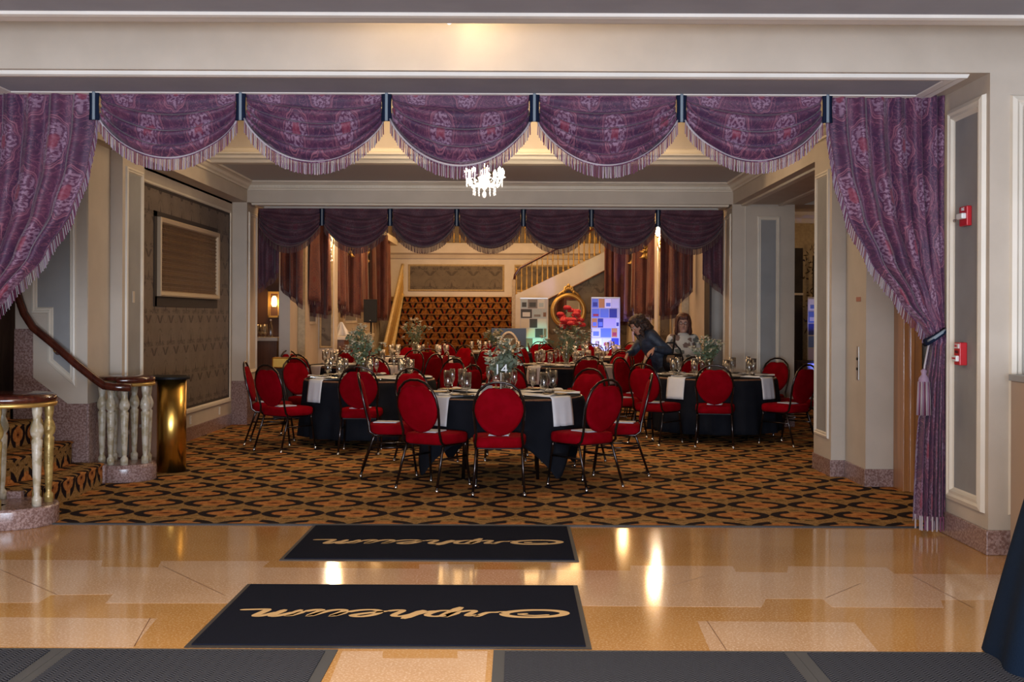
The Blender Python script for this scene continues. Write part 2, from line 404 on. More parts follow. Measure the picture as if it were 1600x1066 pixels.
LEAF = mat('sage_leaf', (.13, .19, .12), .6); LEAFD = mat('eucalyptus_leaf', (.17, .215, .155), .6)
STEM = mat('green_stem', (.12, .14, .05), .7); BLOOM = mat('cream_blossom', (.78, .72, .55), .7); ROSE = mat('red_rose', (.42, .01, .02), .6)
PAPER = mat('pale_paper', (.62, .66, .74), .6)
# ================================================================ structure
XC = -.37
def mx(x): return 2*XC - x
def mp_x(X, s):                         # mapping of (y,z) polygons on a wall plane x = X, facing s
    return lambda u, v, h: (X + s*h, u, v)
def mp_y(Y, s=-1): return lambda u, v, h: (u, Y + s*h, v)
def mp_z(Z, s=-1): return lambda u, v, h: (u, v, Z + s*h)
PROF = [(-.012, 0), (-.006, .016), (.012, .022), (.022, .014), (.034, .016), (.042, .004), (.05, 0)]
PROFB = [(-.02, 0), (-.012, .026), (.015, .036), (.03, .024), (.05, .028), (.062, .010), (.075, .002)]
def rect(a, b, c, d): return [(a, c), (b, c), (b, d), (a, d)]
ntrim = [0]
def panel(mp, poly, prof=PROF, fill=GREY, frame=CREAML):
    """recessed-looking wall panel: a mitred moulding and the field inside it"""
    ntrim[0] += 1
    m = MB().mould(poly, mp, prof); o = struct('trim_%d' % ntrim[0], m, frame)
    if fill:
        f = MB(); n = len(poly); cx = sum(p[0] for p in poly)/n
        f.add([mp(p[0], p[1], .003) for p in poly], [tuple(range(n))]); g = f.build('panel_field', fill, o)
    return o

# floors
struct('floor', MB().box(-6, 6, -7, 8.24, -.1, 0), TERR)
struct('floor', MB().box(-9, 9, 8.24, 31.0, -.1, .006), CARP)
struct('trim_101', MB().box(-3.88, 2.95, 8.215, 8.25, 0, .009), MATE)
# pale terrazzo zones let into the floor
def inlay(px):
    pts = [FL(*p) for p in px]; n = len(pts)
    m = MB().add([(p[0], p[1], .0005) for p in pts] + [(p[0], p[1], -.02) for p in pts],
                 [tuple(range(n))[::-1]] + [(i, (i+1) % n, n+(i+1) % n, n+i) for i in range(n)])
    return m
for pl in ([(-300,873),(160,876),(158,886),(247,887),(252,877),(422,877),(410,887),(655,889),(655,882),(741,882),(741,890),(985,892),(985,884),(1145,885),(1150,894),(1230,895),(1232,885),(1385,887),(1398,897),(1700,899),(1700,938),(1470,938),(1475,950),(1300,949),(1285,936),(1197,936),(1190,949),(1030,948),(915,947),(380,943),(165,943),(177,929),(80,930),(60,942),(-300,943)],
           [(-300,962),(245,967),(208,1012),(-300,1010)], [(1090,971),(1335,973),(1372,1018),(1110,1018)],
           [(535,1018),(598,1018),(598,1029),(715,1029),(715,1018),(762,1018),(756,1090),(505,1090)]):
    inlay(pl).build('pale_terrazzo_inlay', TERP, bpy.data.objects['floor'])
for a, b in (((210, 1010), (235, 966)), ((1105, 971), (1135, 1016)), ((0, 890), (90, 930)), ((255, 885), (350, 930)), ((1425, 900), (1520, 950)), ((1290, 935), (1345, 912)), ((1050, 915), (1105, 900))):
    p, q = Vector((*FL(*a), .0009)), Vector((*FL(*b), .0009)); d = (q-p).normalized(); nn = Vector((-d.y, d.x, 0))*.0022
    MB().add([p-nn, p+nn, q+nn, q-nn], [(0, 1, 2, 3)]).build('joint_line', BROWNW, bpy.data.objects['floor'])

# lobby shell
struct('ceiling', MB().box(-6, 6, -7, 6.3, 3.08, 3.30), CEIL)
struct('trim_102', MB().prism([(6.10, 3.081), (6.115, 3.066), (6.15, 3.062), (6.17, 3.07), (6.27, 3.07), (6.302, 3.074), (6.302, 3.081)], 'x', -6, 6), WHITE)
struct('wall_front', MB().box(-6, 6, 6.2, 6.3, 3.30, 4.1), CREAM)
struct('ceiling', MB().box(-6, 6, 6.3, 7.3, 3.95, 4.05), CREAM)
struct('wall_left', MB().box(-6.2, -6, -7, 7.3, 0, 4.05), CREAM)
struct('wall_right', MB().box(6, 6.2, -7, 7.3, 0, 4.05), CREAM)
# the header over the first opening, its soffit mouldings
struct('wall_back', MB().box(-6, 6, 7.3, 8.2, 3.03, 4.3), CREAM)
mp = mp_z(3.03)
o = struct('trim_103', MB().mould(rect(-3.60, 2.86, 7.345, 8.10), mp, [(0, 0), (.01, .022), (.045, .014), (.07, .022), (.12, .018), (.135, 0)]), WHITE)
MB().box(-3.5, 2.78, 7.47, 7.97, 3.018, 3.031).build('panel_field', CEIL, o)
# jambs
for s in (1, -1):
    x0, x1 = (2.97, 6.0) if s > 0 else (-6.0, -3.90)
    struct('wall_%s' % ('right' if s > 0 else 'left'), MB().box(x0, x1, 7.3, 8.19, .15, 3.03), CREAM)
    e0, e1 = (x0-.02, x1) if s > 0 else (x0, x1+.02)
    struct('baseboard_%s' % ('right' if s > 0 else 'left'), MB().box(e0, e1, 7.275, 8.235, 0, .155), GRAN, bevel=.006)
    X = 2.97 if s > 0 else -3.90
    panel(mp_x(X, -s), rect(7.375, 7.94, .27, 2.89), PROFB, GREY, CREAML)
    panel(mp_y(7.3), rect(*( (3.115, 4.4) if s > 0 else (-5.2, -4.05)), .27, 2.87), PROFB, GREY, CREAML)
# ---- middle hall
def pierface(s, x0, x1, y0, y1, z0=.16, z1=3.03, g=True, m=None):
    a, b = (x0, x1) if s > 0 else (mx(x1), mx(x0)); nm = 'right' if s > 0 else 'left'
    struct('wall_' + nm, MB().box(a, b, y0, y1, z0, z1), m or CREAM)
    if g:
        k = .012
        if s > 0: a -= k
        else: b += k
        struct('baseboard_' + nm, MB().box(a, b, y0-k, y1+k, 0, z0), GRAN, bevel=.004)
for s in (1, -1):
    nm = 'right' if s > 0 else 'left'
    if s > 0: pierface(s, 3.07, 3.9, 10.2, 10.83)
    pierface(s, 2.94, 3.9, 10.84, 11.47)
    X = 2.94 if s > 0 else mx(2.94)
    panel(mp_x(X, -s), rect(10.93, 11.40, .36, 2.88), PROF, GREY, CREAML)
# elevator side
struct('wall_right', MB().box(3.62, 3.9, 8.2, 10.2, 0, 3.3), CREAM)
struct('trim_104', MB().box(3.31, 3.47, 9.93, 10.19, 0, 2.5).box(3.36, 3.40, 9.905, 9.94, 0, 2.5).box(3.31, 3.62, 9.93, 10.19, 2.5, 2.62), OAK, bevel=.006)
d = struct('door_1', MB().box(3.52, 3.58, 8.25, 9.93, 0, 2.5), OAK, bevel=.004)
MB().mould(rect(8.40, 9.78, .25, 2.3), mp_x(3.52, -1), PROF).build('door_moulding', OAK, d)
struct('wall_right', MB().box(3.5, 3.62, 8.2, 10.2, 2.5, 3.3).box(3.5, 3.62, 8.19, 8.25, 0, 2.5), CREAM)
# elevator call plate, switch and the small red notice
t = thing('elevator_call_plate', 'narrow brushed steel elevator call plate on the pale pier beside the orange wooden doorway', 'elevator button', (3.07, 10.43, .93))
MB().box(-.008, 0, -.035, .035, 0, .30).build('face_plate', STEEL, t, bevel=.002)
for z in (.10, .19): MB().add(*(lambda m: (m.v, m.f))(MB().tube([(-.006, 0, z), (-.016, 0, z)], .013, 12))).build('button', BLK, t)
def textmesh(name, body, size, m, parent=None, loc=(0,0,0), rot=(0,0,0), ext=.0008, align='CENTER'):
    cu = bpy.data.curves.new(name, 'FONT'); cu.body = body; cu.size = size; cu.extrude = ext; cu.align_x = align; cu.align_y = 'CENTER'
    tmp = bpy.data.objects.new('tmp', cu); col.objects.link(tmp); dg = bpy.context.evaluated_depsgraph_get()
    me = bpy.data.meshes.new_from_object(tmp.evaluated_get(dg)); bpy.data.objects.remove(tmp)
    me.materials.clear(); me.materials.append(m); me.name = name
    o = bpy.data.objects.new(name, me); col.objects.link(o); o.location = loc; o.rotation_euler = rot
    if parent: o.parent = parent
    return o
t = thing('red_notice', 'tiny faded red notice stuck on the pale pier above the call plate', 'notice', (3.068, 10.42, 1.655))
MB().box(-.002, 0, -.07, .07, -.02, .02).build('label', mat('faded_red_label', (.42, .17, .12), .6), t)
t = thing('light_switch', 'small beige light switch plate on the left pier above the handrail', 'light switch', (mx(3.07), 10.5, 1.68))
MB().box(0, .006, -.035, .035, -.055, .055).build('face_plate', CREAML, t, bevel=.002)
MB().box(.006, .013, -.006, .006, -.012, .014).build('toggle', WPL, t)
t = thing('wall_plate', 'faint narrow plate on the pier panel left of the damask wall', 'wall plate', (mx(2.94)+.004, 11.14, 1.66))
MB().box(0, .006, -.03, .03, -.055, .055).build('face_plate', CREAM, t, bevel=.002)
# left wallpapered wall
struct('wall_left', MB().box(-4.1, -3.87, 11.47, 15.8, .16, 3.3), CREAM)
struct('baseboard_left', MB().box(-4.1, -3.855, 11.47, 15.8, 0, .165), GRAN, bevel=.004)
o = struct('trim_105', MB().mould(rect(11.52, 15.64, .38, 2.875), mp_x(-3.87, 1), [(-.03, 0), (-.02, .02), (0, .022), (.012, .004)]), CREAML)
MB().box(-3.872, -3.866, 11.5, 15.65, .37, 2.88).build('wallpaper', WPY, o)
MB().mould(rect(11.53, 15.63, .385, 2.87), mp_x(-3.866, 1), [(0, 0), (.0, .004), (.035, .004), (.035, 0)]).build('dark_border', DARK, o)
struct('trim_106', MB().box(-3.87, -3.84, 11.47, 15.66, .335, .375), CREAML, bevel=.006)
# outlets
for Y, lab in ((13.80, 'white electrical outlet low on the left wall, nearest the brass stand'), (15.15, 'white electrical outlet low on the left wall, nearest the far pier')):
    t = thing('electrical_outlet', lab, 'outlet', (-3.868, Y, .245)); MB().box(0, .006, -.035, .035, -.05, .05).build('face_plate', WPL, t, bevel=.002)
    for z in (-.022, .022): MB().box(.006, .008, -.012, .012, z-.012, z+.012).build('socket', CREAML, t)
# beams along both sides and the coffer
for s in (1, -1):
    a, b = (2.94, 3.9) if s > 0 else (-4.1, mx(2.94)+.01)
    struct('ceiling', MB().box(a, b, 8.2, 15.8, 3.03, 3.34), CREAM)
    cr = [(.0, 3.20), (.02, 3.20), (.022, 3.222), (.045, 3.24), (.06, 3.27), (.085, 3.28), (.085, 3.30), (0, 3.30)]
    pts = [(2.94 - d_, z) for d_, z in cr] if s > 0 else [(mx(2.94)+.01 + d_, z) for d_, z in cr]
    if s < 0: pts = pts[::-1]
    struct('trim_107', MB().prism(pts, 'y', 8.25, 15.8), CREAML)
    x = 3.05 if s > 0 else -3.95
    struct('trim_108', MB().box(x, x+.08, 11.5, 15.78, 3.005, 3.03).box(x+.5*s, x+.5*s+.06, 11.5, 15.78, 3.01, 3.03), CREAML)
struct('ceiling', MB().box(-3.9, 3.2, 13.6, 15.9, 3.30, 3.42), mat('lightened_grey_ceiling', (.52, .54, .57), .65))  # ceiling grey lightened to carry the chandelier's light in its colour
struct('ceiling', MB().box(-3.9, 3.2, 8.2, 9.2, 3.30, 3.42), CEIL)
struct('wall_back', MB().box(-3.9, 3.2, 13.6, 13.75, 3.42, 4.3), CREAM)
struct('ceiling', MB().box(-4.1, 3.9, 8.2, 15.8, 4.3, 4.4), CREAM)
for s in (1, -1):
    a, b = (3.0, 3.9) if s > 0 else (-4.1, mx(3.0)); struct('wall_%s' % ('right' if s > 0 else 'left'), MB().box(a, b, 8.2, 13.6, 3.34, 4.3), CREAM)
struct('trim_109', MB().prism([(13.6, 3.28), (13.66, 3.27), (13.66, 3.3), (13.6, 3.3), (13.6, 3.46), (13.57, 3.45), (13.55, 3.41), (13.52, 3.395), (13.52, 3.375), (13.55, 3.36), (13.55, 3.33), (13.58, 3.31)], 'x', -3.65, 2.93), CREAML)
# dentilled crown along the second beam
struct('trim_110', MB().prism([(15.8, 3.195), (15.77, 3.195), (15.765, 3.215), (15.75, 3.222), (15.75, 3.262), (15.72, 3.28), (15.70, 3.30), (15.8, 3.30)][::-1], 'x', -3.66, 2.93), CREAML)
m = MB()
for i in range(150):
    x = -3.63 + i*.0436; m.box(x, x+.024, 15.738, 15.752, 3.226, 3.256)
o = m.build('dentil_row', CREAML, bpy.data.objects['trim_110']); o['kind'] = 'stuff'
struct('trim_111', MB().mould(rect(-3.60, 2.87, 13.72, 15.60), mp_z(3.30), [(0, 0), (.01, .02), (.05, .02), (.06, 0)]), CREAML)
# second opening
struct('wall_back', MB().box(-8.2, 8.2, 15.8, 16.45, 3.03, 5.4), CREAM)
struct('wall_back', MB().box(-4.3, -3.67, 15.8, 16.45, .0, 3.03), CREAM)
struct('wall_back', MB().box(2.93, 3.78, 15.8, 16.45, .0, 3.03), CREAM)
struct('baseboard_back', MB().box(-3.89, -3.655, 15.785, 16.46, 0, .60), GRAN, bevel=.004)
struct('baseboard_back', MB().box(2.915, 3.79, 15.785, 16.46, 0, .16), GRAN, bevel=.004)
panel(mp_y(15.8), rect(3.28, 3.57, .45, 2.86), PROF, GREY, CREAML)
struct('trim_112', MB().box(3.10, 3.112, 15.787, 15.8, .16, 3.2), CREAML)
for s in (1, -1):
    X = 2.93 if s > 0 else -3.67
    panel(mp_x(X, -s), rect(15.9, 16.36, .7 if s < 0 else .36, 2.90), PROF, CREAM, CREAML)
struct('trim_113', MB().mould(rect(-3.63, 2.90, 15.86, 16.42), mp_z(3.03), [(0, 0), (.01, .03), (.07, .03), (.08, 0)]), CREAML)
# side room beyond the right opening
struct('wall_right', MB().box(8.0, 8.2, 8.2, 21.2, 0, 3.4), CREAM)
struct('wall_back', MB().box(3.9, 8.0, 21.0, 21.2, 0, 3.4), GOLDP)
struct('ceiling', MB().box(3.9, 8.0, 8.2, 21.2, 3.4, 3.5), CREAM)
struct('trim_114', MB().prism([(21.0, 3.2), (20.95, 3.2), (20.93, 3.28), (20.86, 3.34), (20.86, 3.4), (21.0, 3.4)], 'x', 3.9, 8.0), CREAML)
struct('wall_front', MB().box(3.9, 8.0, 8.0, 8.2, 0, 3.4), CREAM)
d = struct('door_2', MB().box(4.75, 5.16, 20.93, 20.99, 0, 2.75), DARK, bevel=.01)
MB().box(4.75, 5.16, 20.9, 20.935, 1.9, 1.94).build('door_rail', CREAML, d)
# ---- rear hall
RW, LW = 2.76, -3.5
struct('wall_left', MB().box(-3.67, LW, 17.95, 33.5, 0, 5.4), CREAM)
struct('wall_left', MB().box(-3.9, -3.67, 19.51, 33.5, 0, 5.4), CREAM)
struct('wall_right', MB().box(RW, 3.9, 17.0, 29.2, 0, 5.4), CREAM)
struct('wall_right', MB().box(RW, 3.9, 29.2, 33.5, 0, 5.4), CREAM)
struct('ceiling', MB().box(-5, 4, 16.4, 34, 5.4, 5.5), CREAM)
struct('door_3', MB().box(2.74, 2.77, 16.5, 16.95, 0, 2.3), DARK)
# bar alcove on the left
struct('wall_left', MB().box(-5.0, -4.8, 16.45, 19.5, 0, 3.2), BROWNW)
struct('wall_back', MB().box(-5.0, -3.9, 19.4, 19.5, 0, 3.2), mat('smoked_panel', (.10, .055, .04), .3))
struct('ceiling', MB().box(-5.0, -3.68, 16.45, 19.5, 3.2, 3.3), CREAM)
for s in (1, -1):
    X = LW if s < 0 else RW; nm = 'left' if s < 0 else 'right'
    def bx(m, y0, y1, dpt, z0, z1): return m.box(X, X+dpt, y0, y1, z0, z1) if s < 0 else m.box(X-dpt, X, y0, y1, z0, z1)
    for Y, dpt, wd in ((18.6, .10, .5), (22.9, .07, .4), (25.6, .14, .34), (30.0, .16, .4)):
        o = struct('wall_' + nm, bx(MB(), Y, Y+wd, dpt, 0, 3.4), CREAM)
        struct('trim_115', bx(MB(), Y-.012, Y+.03, dpt+.02, 0, 3.4), GOLDP, bevel=.004)
    o = struct('wall_' + nm, bx(MB(), 20.5, 20.9, .28, 0, 3.5), CREAML)
    a, b = (X+.05, X+.23) if s < 0 else (X-.23, X-.05)
    MB().box(a, b, 20.492, 20.5, .95, 3.3).build('damask_field', WPX, o)
    MB().mould(rect(a, b, .95, 3.3), mp_y(20.495), [(-.03, 0), (-.02, .02), (0, .02), (.01, 0)]).build('gilt_moulding', GOLDP, o)
    for Y0, Y1 in ((19.2, 20.4), (21.1, 22.8), (23.4, 25.5), (26.1, 29.8)):
        panel(mp_x(X, -s), rect(Y0+.15, Y1-.15, 1.35, 3.1), PROF, GREY, CREAML)
    struct('trim_116', bx(MB(), 17.95, 31.0, .32, 3.38, 3.55), CREAML, bevel=.01)
    struct('baseboard_' + nm, bx(MB(), 17.95, 30.0, .02, 0, .2), GRAN)
# staircase at the back: treads and risers in one carpet run over thirteen steps
NS, SY, ZT = 13, 27.6, 2.02
SX0, SX1 = -2.98, -.10
t = thing('grand_staircase', 'wide staircase in orange and black leaf carpet climbing to the landing at the far end', 'staircase', (0, 0, 0))
m = MB()
for i in range(NS):
    z0 = ZT*i/NS; z1 = ZT*(i+1)/NS; y0 = SY+.26*i; y1 = y0+.26
    u = i*.41
    m.add([(SX0, y0, z0), (SX1, y0, z0), (SX1, y0, z1), (SX0, y0, z1)], [(0, 1, 2, 3)], uvs=[(SX0, u), (SX1, u), (SX1, u+.155), (SX0, u+.155)])
    m.add([(SX0, y0-.015, z1), (SX1, y0-.015, z1), (SX1, y1, z1), (SX0, y1, z1)], [(0, 1, 2, 3)], uvs=[(SX0, u+.155), (SX1, u+.155), (SX1, u+.41), (SX0, u+.41)])
m.build('carpet_runner', CARPB, t)
m = MB()
for i in range(NS): m.box(SX0, SX1, SY+.26*i-.018, SY+.26*i, ZT*(i+1)/NS-.010, ZT*(i+1)/NS)
m.build('nosing_row', mat('ochre_nosing', (.24, .12, .05), .8), t, kind='stuff')
struct('floor', MB().box(-3.5, RW, SY+.26*NS, 33.4, 1.9, ZT), CARP)
struct('wall_back', MB().box(-3.5, RW, 32.2, 32.4, ZT, 3.35), CREAML)
for a, b in ((-3.0, -.35), (-.05, 2.4)): panel(mp_y(32.2), rect(a, b, 2.2, 2.93), PROF, WPX, GOLDP)
panel(mp_x(LW, 1), rect(31.0, 32.1, 2.25, 3.0), PROF, WPX, CREAML)
struct('trim_117', MB().prism([(32.2, 3.1), (32.16, 3.1), (32.12, 3.2), (32.05, 3.25), (32.05, 3.35), (32.2, 3.35)], 'x', -3.5, RW), CREAML)
struct('floor', MB().box(-3.5, RW, 32.05, 33.4, 3.35, 3.48), CREAML)
struct('wall_back', MB().box(-3.9, 3.9, 33.4, 33.6, 0, 5.4), GOLDP)
# ================================================================ rear stairs, balustrades
def balus(mb, x, y, z0, z1, r=.018):
    h = z1-z0; mb.lathe([(r*1.3, 0), (r*1.3, h*.06), (r*.7, h*.1), (r*1.1, h*.3), (r*.6, h*.55), (r*1.2, h*.62), (r*.7, h*.7), (r*.8, h*.94), (r*1.3, h)], x, y, 6, cz=z0)
t = thing('balcony_balustrade', 'gilt balustrade of slim turned balusters on the balcony above the far panelled wall', 'balustrade', (0, 32.3, 3.48))
for i in range(38):
    b = MB(); balus(b, -3.4 + i*.165, 0, .06, .76, .022); b.build('baluster', GOLD, t)
MB().box(-3.5, RW, -.05, .05, .76, .84).build('handrail', MAHOG, t); MB().box(-3.5, RW, -.05, .05, 0, .06).build('base_rail', CREAML, t)
# the flight rising to the right, seen from its side
fy = 29.0
A = [W(803, 462, fy), W(955, 389, fy), W(955, 417, fy), W(857, 467, fy), W(857, 600, fy), W(803, 600, fy)]
t = thing('side_stair_flight', 'cream plastered stair flight rising to the right above the oval mirror', 'stairs', (0, 0, 0))
pl = [(a[0], max(a[2], 0.0)) for a in A]
MB().prism(pl[::-1], 'y', fy, fy+1.5).build('stringer', CREAML, t)
m = MB(); d = .03
MB().tube([W(857, 468, fy-.02), W(955, 418, fy-.02)], .02, 6).build('under_edge_moulding', BROWNW, t)
for i in range(19):
    f = i/18.0; x = A[0][0] + .06 + (A[1][0]-A[0][0]-.08)*f; z = A[0][2] + .02 + (A[1][2]-A[0][2])*f
    b = MB(); balus(b, x, fy+.06, z, z+.66, .02); b.build('baluster', GOLD, t)
p0 = Vector(A[0]); p1 = Vector(A[1])
MB().tube([(p0.x+.0, fy+.06, p0.z+.30), (p0.x+.03, fy+.06, p0.z+.52), (p0.x+.16, fy+.06, p0.z+.70), (p1.x, fy+.06, p1.z+.72)], .035, 8).build('handrail', MAHOG, t)
MB().box(p0.x-.05, p0.x+.04, fy-.02, fy+.1, 0, p0.z+.4).build('newel_post', GOLDP, t)
# damask wall below the flight
struct('wall_back', MB().prism([(A[3][0], 0), (RW, 0), (RW, 3.3), (A[2][0], 3.3), (A[2][0], A[2][2]), (A[3][0], A[3][2])], 'y', 29.05, 29.2), WPX)
# left balustrade of the grand stair
t = thing('stair_balustrade', 'gilt stair balustrade descending along the left edge of the far carpeted stairs', 'balustrade', (0, 0, 0))
pts = []
for i in range(22):
    f = i/21.0; y = SY-.15+f*3.5; x = -3.12+.08*f; z = ZT*max(0, (y-SY)/3.38); pts.append((x, y, z+.86))
    b = MB(); balus(b, x, y, z, z+.84, .026); b.build('baluster', GOLD, t)
MB().tube(pts, .045, 8).build('handrail', GOLDP, t)
MB().prism([(SY-.2, 0), (31.0, 0), (31.0, 2.1), (SY-.2, .12)], 'x', -3.18, -3.0).build('stringer', GOLDP, t)

# ================================================================ drapery
def swag(name, label, W_, zt, side, sag, fr, matc, frs, Y, x0, nf=5, seed=0, group=None, nstr=84):
    """a draped swag hung between two bands, with a hanging fringe along its lower edge"""
    rnd = random.Random(seed); ph = rnd.random()*.5; kk = .85+.3*rnd.random()
    L = side+sag
    def P(u, v):
        c = 4*u*(1-u); c = max(c, 0)
        drop = side*v + (sag*(v**1.15))*(c**.82)
        fold = math.sin(2*PI*(nf*v**1.35+ph) + 1.3*math.sin(3*u*kk+seed))
        env = (.35+.65*v)*(.35+.65*c**.5) * min(1, v*4)
        y = -.06*c*v - .040*env*fold - .016*math.sin(u*23+seed)*v*(1-c)
        z = -drop + .014*fold*env*min(1, (1-v)*6)
        return (u*W_ - W_/2 - (.018*math.sin(PI*v)*(2*u-1)), y, z)
    t = thing(name, label, 'swag', (x0+W_/2, Y, zt), 0, group)
    m = MB(); m.grid(P, 56, 46, UV=lambda u, v: (u*W_+seed*.178, -v*L*(1.0+.45*4*u*(1-u)*.5)))
    o = m.build('swag_cloth', matc, t)
    s = o.modifiers.new('solid', 'SOLIDIFY'); s.thickness = .006
    f = MB()
    for i in range(nstr):
        u = (i+.5)/nstr; p = P(u, .985); wv = W_/nstr*.36; l = fr*(.94+.1*rnd.random())
        mi = (0, 1, 2, 1, 0, 2)[(i//1) % 6] if rnd.random() < .7 else rnd.randrange(3)
        x, y, z = p; dx = rnd.uniform(-.004, .004); y -= .008
        f.add([(x-wv, y, z), (x, y-.006, z), (x+wv, y, z), (x-wv+dx, y, z-l), (x+dx, y-.006, z-l), (x+wv+dx, y, z-l), (x, y+.005, z), (x+dx, y+.005, z-l)],
              [(0, 1, 4, 3), (1, 2, 5, 4), (2, 6, 7, 5), (6, 0, 3, 7)], True, mi)
    f.build('fringe', frs, t, kind='stuff')
    g = MB(); g.tube([Vector(P(i/40, .975)) + Vector((0, -.012, 0)) for i in range(41)], .008, 6)
    g.build('gimp_braid', frs[2], t)
    return t
def braid(x, Y, zt, l, wd, label, group):
    t = thing('swag_band', label, 'band', (x, Y, zt), 0, group)
    MB().grid(lambda u, v: (wd*(u-.5)*(1-.12*math.sin(PI*v)), -.03-.012*math.cos((u-.5)*3), -l*v), 6, 8).build('band', NAVYB, t).modifiers.new('s', 'SOLIDIFY').thickness = -.012
    MB().grid(lambda u, v: (wd*.26*(u-.5), -.047, -l*v), 2, 8).build('centre_stripe', SILVB, t).modifiers.new('s', 'SOLIDIFY').thickness = -.004
YC = 8.02
jx = [W(p, 170, YC)[0] for p in (150, 378, 605, 835, 1064, 1291)]
ordn = ('leftmost', 'second from the left', 'middle', 'second from the right', 'rightmost')
sags = [(.34, 3), (.37, 1), (.40, 7), (.38, 4), (.35, 9)]
for i in range(5):
    swag('curtain_swag', 'purple damask front swag with striped fringe, %s of its five' % ordn[i], jx[i+1]-jx[i]-.045, 3.026, .19, sags[i][0]-.06, .085, CURT, FR, YC, jx[i]+.022, 4+i % 2, sags[i][1], 'swags over the front opening', 92)
for i in range(6):
    braid(jx[i], YC, 3.026, .20, .074, ('navy band with a silver stripe between front swags, %s of six' % ('leftmost', 'second from left', 'third from left', 'third from right', 'second from right', 'rightmost')[i]), 'bands of the front valance')
# second valance
YV = 16.2
j2 = [W(p, 340, YV)[0] for p in (402, 504, 610, 714, 818, 924, 1028, 1133)]
for i in range(7):
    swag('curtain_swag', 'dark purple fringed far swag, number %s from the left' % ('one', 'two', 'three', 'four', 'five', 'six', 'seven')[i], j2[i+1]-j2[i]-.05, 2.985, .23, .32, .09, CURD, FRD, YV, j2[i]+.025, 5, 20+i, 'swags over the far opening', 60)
for i in range(1, 7):
    braid(j2[i], YV, 2.985, .24, .075, 'navy band between far swags, %s of six' % ('leftmost', 'second from left', 'third from left', 'third from right', 'second from right', 'rightmost')[i-1], 'bands of the far valance')
def jabot(name, label, x0, x1, Y, zt, zb0, zb1, nf, mc, frs, axis='x', seed=0, depth=.045, group=None, fr=.08):
    """a pleated tail; zb0, zb1 the lower ends of its two sides"""
    t = thing(name, label, 'drape', (0, 0, 0), 0, group); wd = abs(x1-x0)
    def P(u, v):
        zb = zb0 + (zb1-zb0)*u; f = math.cos(2*PI*nf*u + seed)
        a = x0+(x1-x0)*u; dd = -depth*f*(.5+.5*v) - .02*math.sin(7*u+seed); z = zt+(zb-zt)*v
        return (a, Y+dd, z) if axis == 'x' else (Y - dd, a, z) if axis == 'y' else (Y + dd, a, z)
    o = MB().grid(P, 14*nf, 16, UV=lambda u, v: (u*wd*1.6+seed, (zt-zb0)*(1-v))).build('pleated_cloth', mc, t)
    o.modifiers.new('s', 'SOLIDIFY').thickness = .008
    f = MB(); n = int(26*nf*.7); rnd = random.Random(seed)
    for i in range(n):
        p = P((i+.5)/n, .99); q = P((i+.9)/n, .99); e = (Vector(q)-Vector(p))
        f.add([p, q, (q[0], q[1], q[2]-fr), (p[0], p[1], p[2]-fr)], [(0, 1, 2, 3)], False, rnd.randrange(3))
    f.build('fringe', frs, t, kind='stuff').modifiers.new('s', 'SOLIDIFY').thickness = .004
    return t
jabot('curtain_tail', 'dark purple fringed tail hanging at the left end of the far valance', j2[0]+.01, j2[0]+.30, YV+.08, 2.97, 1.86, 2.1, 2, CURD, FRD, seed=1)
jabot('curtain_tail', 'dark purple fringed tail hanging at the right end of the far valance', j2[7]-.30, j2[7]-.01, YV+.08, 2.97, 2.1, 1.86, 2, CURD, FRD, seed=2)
# russet drapes on both long walls of the rear hall
spots = [(18.9, 20.3, 1.75, 1.55, 3, 'first'), (21.1, 22.6, 1.8, 1.5, 3, 'second'), (23.6, 25.3, 1.6, 1.7, 3, 'third'), (26.1, 28.0, 1.5, 1.75, 3, 'fourth'), (28.3, 29.8, 1.45, 1.45, 3, 'fifth')]
for s in (1, -1):
    sd = 'right' if s > 0 else 'left'
    for k, (y0, y1, za, zb, nf, nm) in enumerate(spots):
        jabot('russet_drape', 'russet drape tail on the %s rear hall wall, %s from the far opening' % (sd, nm), y0, y1, (RW-.2) if s > 0 else (LW+.2), 3.39, za, zb, nf, BRN, FRD, 'y' if s > 0 else 'z', seed=k*1.3, depth=.09)
# wide flat fronted drapes facing the room by the piers
for s in (1, -1):
    sd = 'right' if s > 0 else 'left'
    def xx(a, b): return (a, b) if s < 0 else (mx(a), mx(b))
    for (a, b, Y, z0, z1, nf, nm) in ((-3.46, -3.12, 19.3, 1.55, 1.50, 2, 'nearest the far opening'), (-3.46, -3.10, 23.1, 1.60, 1.50, 2, 'between its first two piers'), (-3.44, -3.02, 27.2, 1.45, 1.45, 2, 'nearest the far stairs')):
        p, q = xx(a, b)
        jabot('russet_curtain', 'heavy russet curtain on the %s side of the rear hall, %s' % (sd, nm), p, q, Y, 3.39, z0, z1, nf, BRN, FRD, seed=Y, depth=.05)
for s in (1, -1):
    p, q = (-3.64, -3.30) if s < 0 else (2.38, 2.72)
    jabot('russet_tail', 'short pleated russet tail just inside the %s end of the far valance' % ('right' if s > 0 else 'left'), p, q, 17.88, 3.39, 1.95 if s < 0 else 1.65, 1.65 if s < 0 else 1.95, 3, BRN, FRD, seed=3.3+s, depth=.05)
jabot('russet_curtain', 'tall russet curtain hanging beside the right end of the far stair flight', 2.18, 2.74, 28.8, 3.39, 1.35, 1.35, 4, BRN, FRD, seed=5.5, depth=.05)

